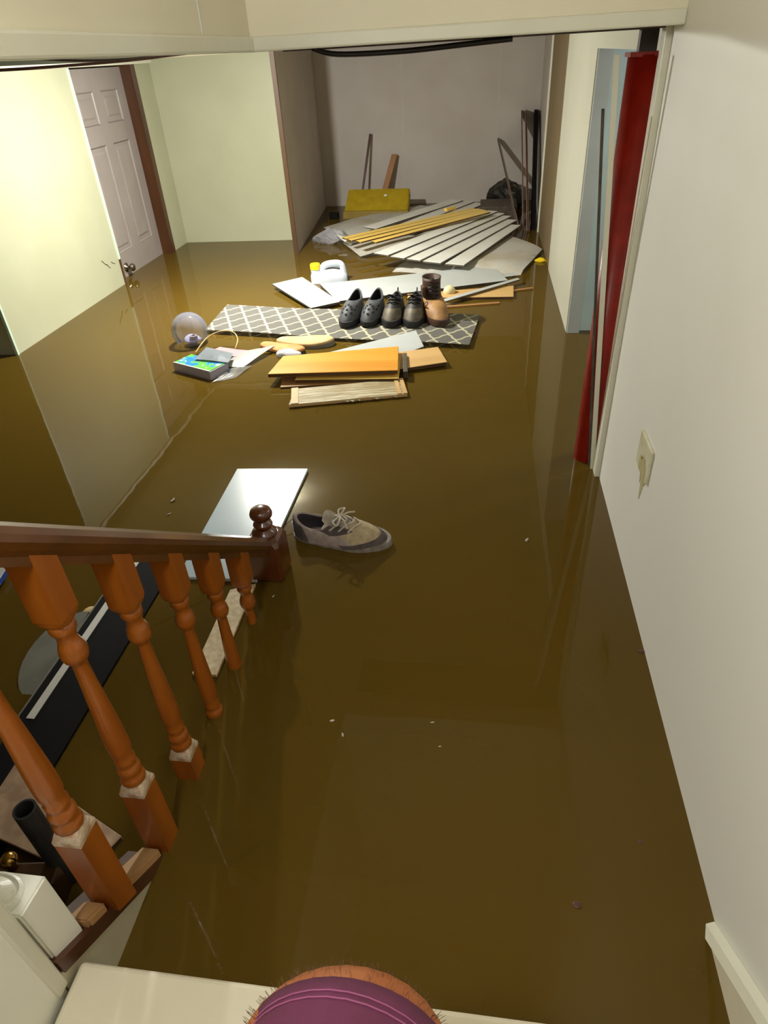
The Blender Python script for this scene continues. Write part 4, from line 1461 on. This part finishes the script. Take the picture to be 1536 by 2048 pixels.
sh = bpy.data.objects.new('shorts', None)
COL.objects.link(sh)
sh.parent = pe
axL = [(-0.085, -0.30, 0.650), (-0.093, -0.20, 0.640), (-0.092, -0.05, 0.608), (-0.086, 0.06, 0.578), (-0.083, 0.125, 0.556), (-0.0815, 0.153, 0.545), (-0.081, 0.166, 0.5405)]
rL = [0.118, 0.110, 0.098, 0.092, 0.0885, 0.0870, 0.0865]
rg = shorts_leg(axL, rL, 0, True)
bm = bmesh.new()
inner = [[p + (Vector(axL[-1]) - p) * 0.06 for p in rg[-1]], [p + (Vector(axL[-2]) - p) * 0.07 for p in rg[-2]]]
rings(bm, [[W(p) for p in r] for r in rg + inner], True, False)
o = link('left_leg', bm, m_shorts, sh, smooth=True)
for j, f in enumerate((0.80, 0.98)):
    bm = bmesh.new()
    a, b = rg[-3], rg[-2]
    loop = [W(p * (1 - f) + q * f) for p, q in zip(a, b)]
    cc = W(Vector(axL[-2]))
    loop = [p + (p - cc).normalized() * 0.0006 for p in loop]
    tube(bm, loop + [loop[0]], 0.0007, 5)
    link('hem_stitch', bm, m_stitch, sh, smooth=True)
axR = [(0.080, -0.30, 0.650), (0.100, -0.22, 0.645), (0.145, -0.11, 0.622), (0.178, 0.0, 0.600)]
rg = shorts_leg(axR, [0.118, 0.108, 0.096, 0.088], 0, False)
bm = bmesh.new()
rings(bm, [[W(p) for p in r] for r in rg + [[p + (Vector(axR[-1]) - p) * 0.06 for p in rg[-1]]]], True, False)
link('right_leg', bm, m_shorts, sh, smooth=True)
bm = bmesh.new()
n = 32
rings(bm, [[W((0.0 + a * math.cos(math.tau * k / n), -0.27 + b * math.sin(math.tau * k / n), z)) for k in range(n)] for a, b, z in ((0.19, 0.17, 0.545), (0.205, 0.20, 0.60), (0.205, 0.20, 0.68), (0.195, 0.18, 0.75), (0.185, 0.14, 0.80), (0.18, 0.13, 0.82))])
link('seat_panel', bm, m_shorts, sh, smooth=True)
# leg hair round the bare knee
bm = bmesh.new()
ev = bo.evaluated_get(bpy.context.evaluated_depsgraph_get())
em = ev.to_mesh()
kc = W(J['kneeL'][0])
cand = [p for p in em.polygons if (p.center - kc).length < 0.13 and p.center.y > kc.y - 0.03]
hr = random.Random(5)
for i in range(1500 if cand else 0):
    f = hr.choice(cand)
    vs = [em.vertices[k].co for k in f.vertices]
    u, v_ = hr.random(), hr.random()
    p0 = vs[0].lerp(vs[1], u).lerp(vs[-1].lerp(vs[2], u), v_)
    d = f.normal.copy()
    d2 = (d + Vector((hr.uniform(-.8, .8), hr.uniform(-.4, .5), hr.uniform(-1.0, .2)))).normalized()
    L = hr.uniform(0.003, 0.008)
    s_ = d2.orthogonal().normalized() * 0.00022
    p1, p2 = p0 + (d + d2) * L * 0.4, p0 + d * L * 0.45 + d2 * L * 0.6
    v = [bm.verts.new(q) for q in (p0 - s_, p0 + s_, p1 + s_, p1 - s_, p2)]
    bm.faces.new((v[0], v[1], v[2], v[3]))
    bm.faces.new((v[3], v[2], v[4]))
ev.to_mesh_clear()
o = link('leg_hair', bm, m_hair, pe)
o['kind'] = 'stuff'
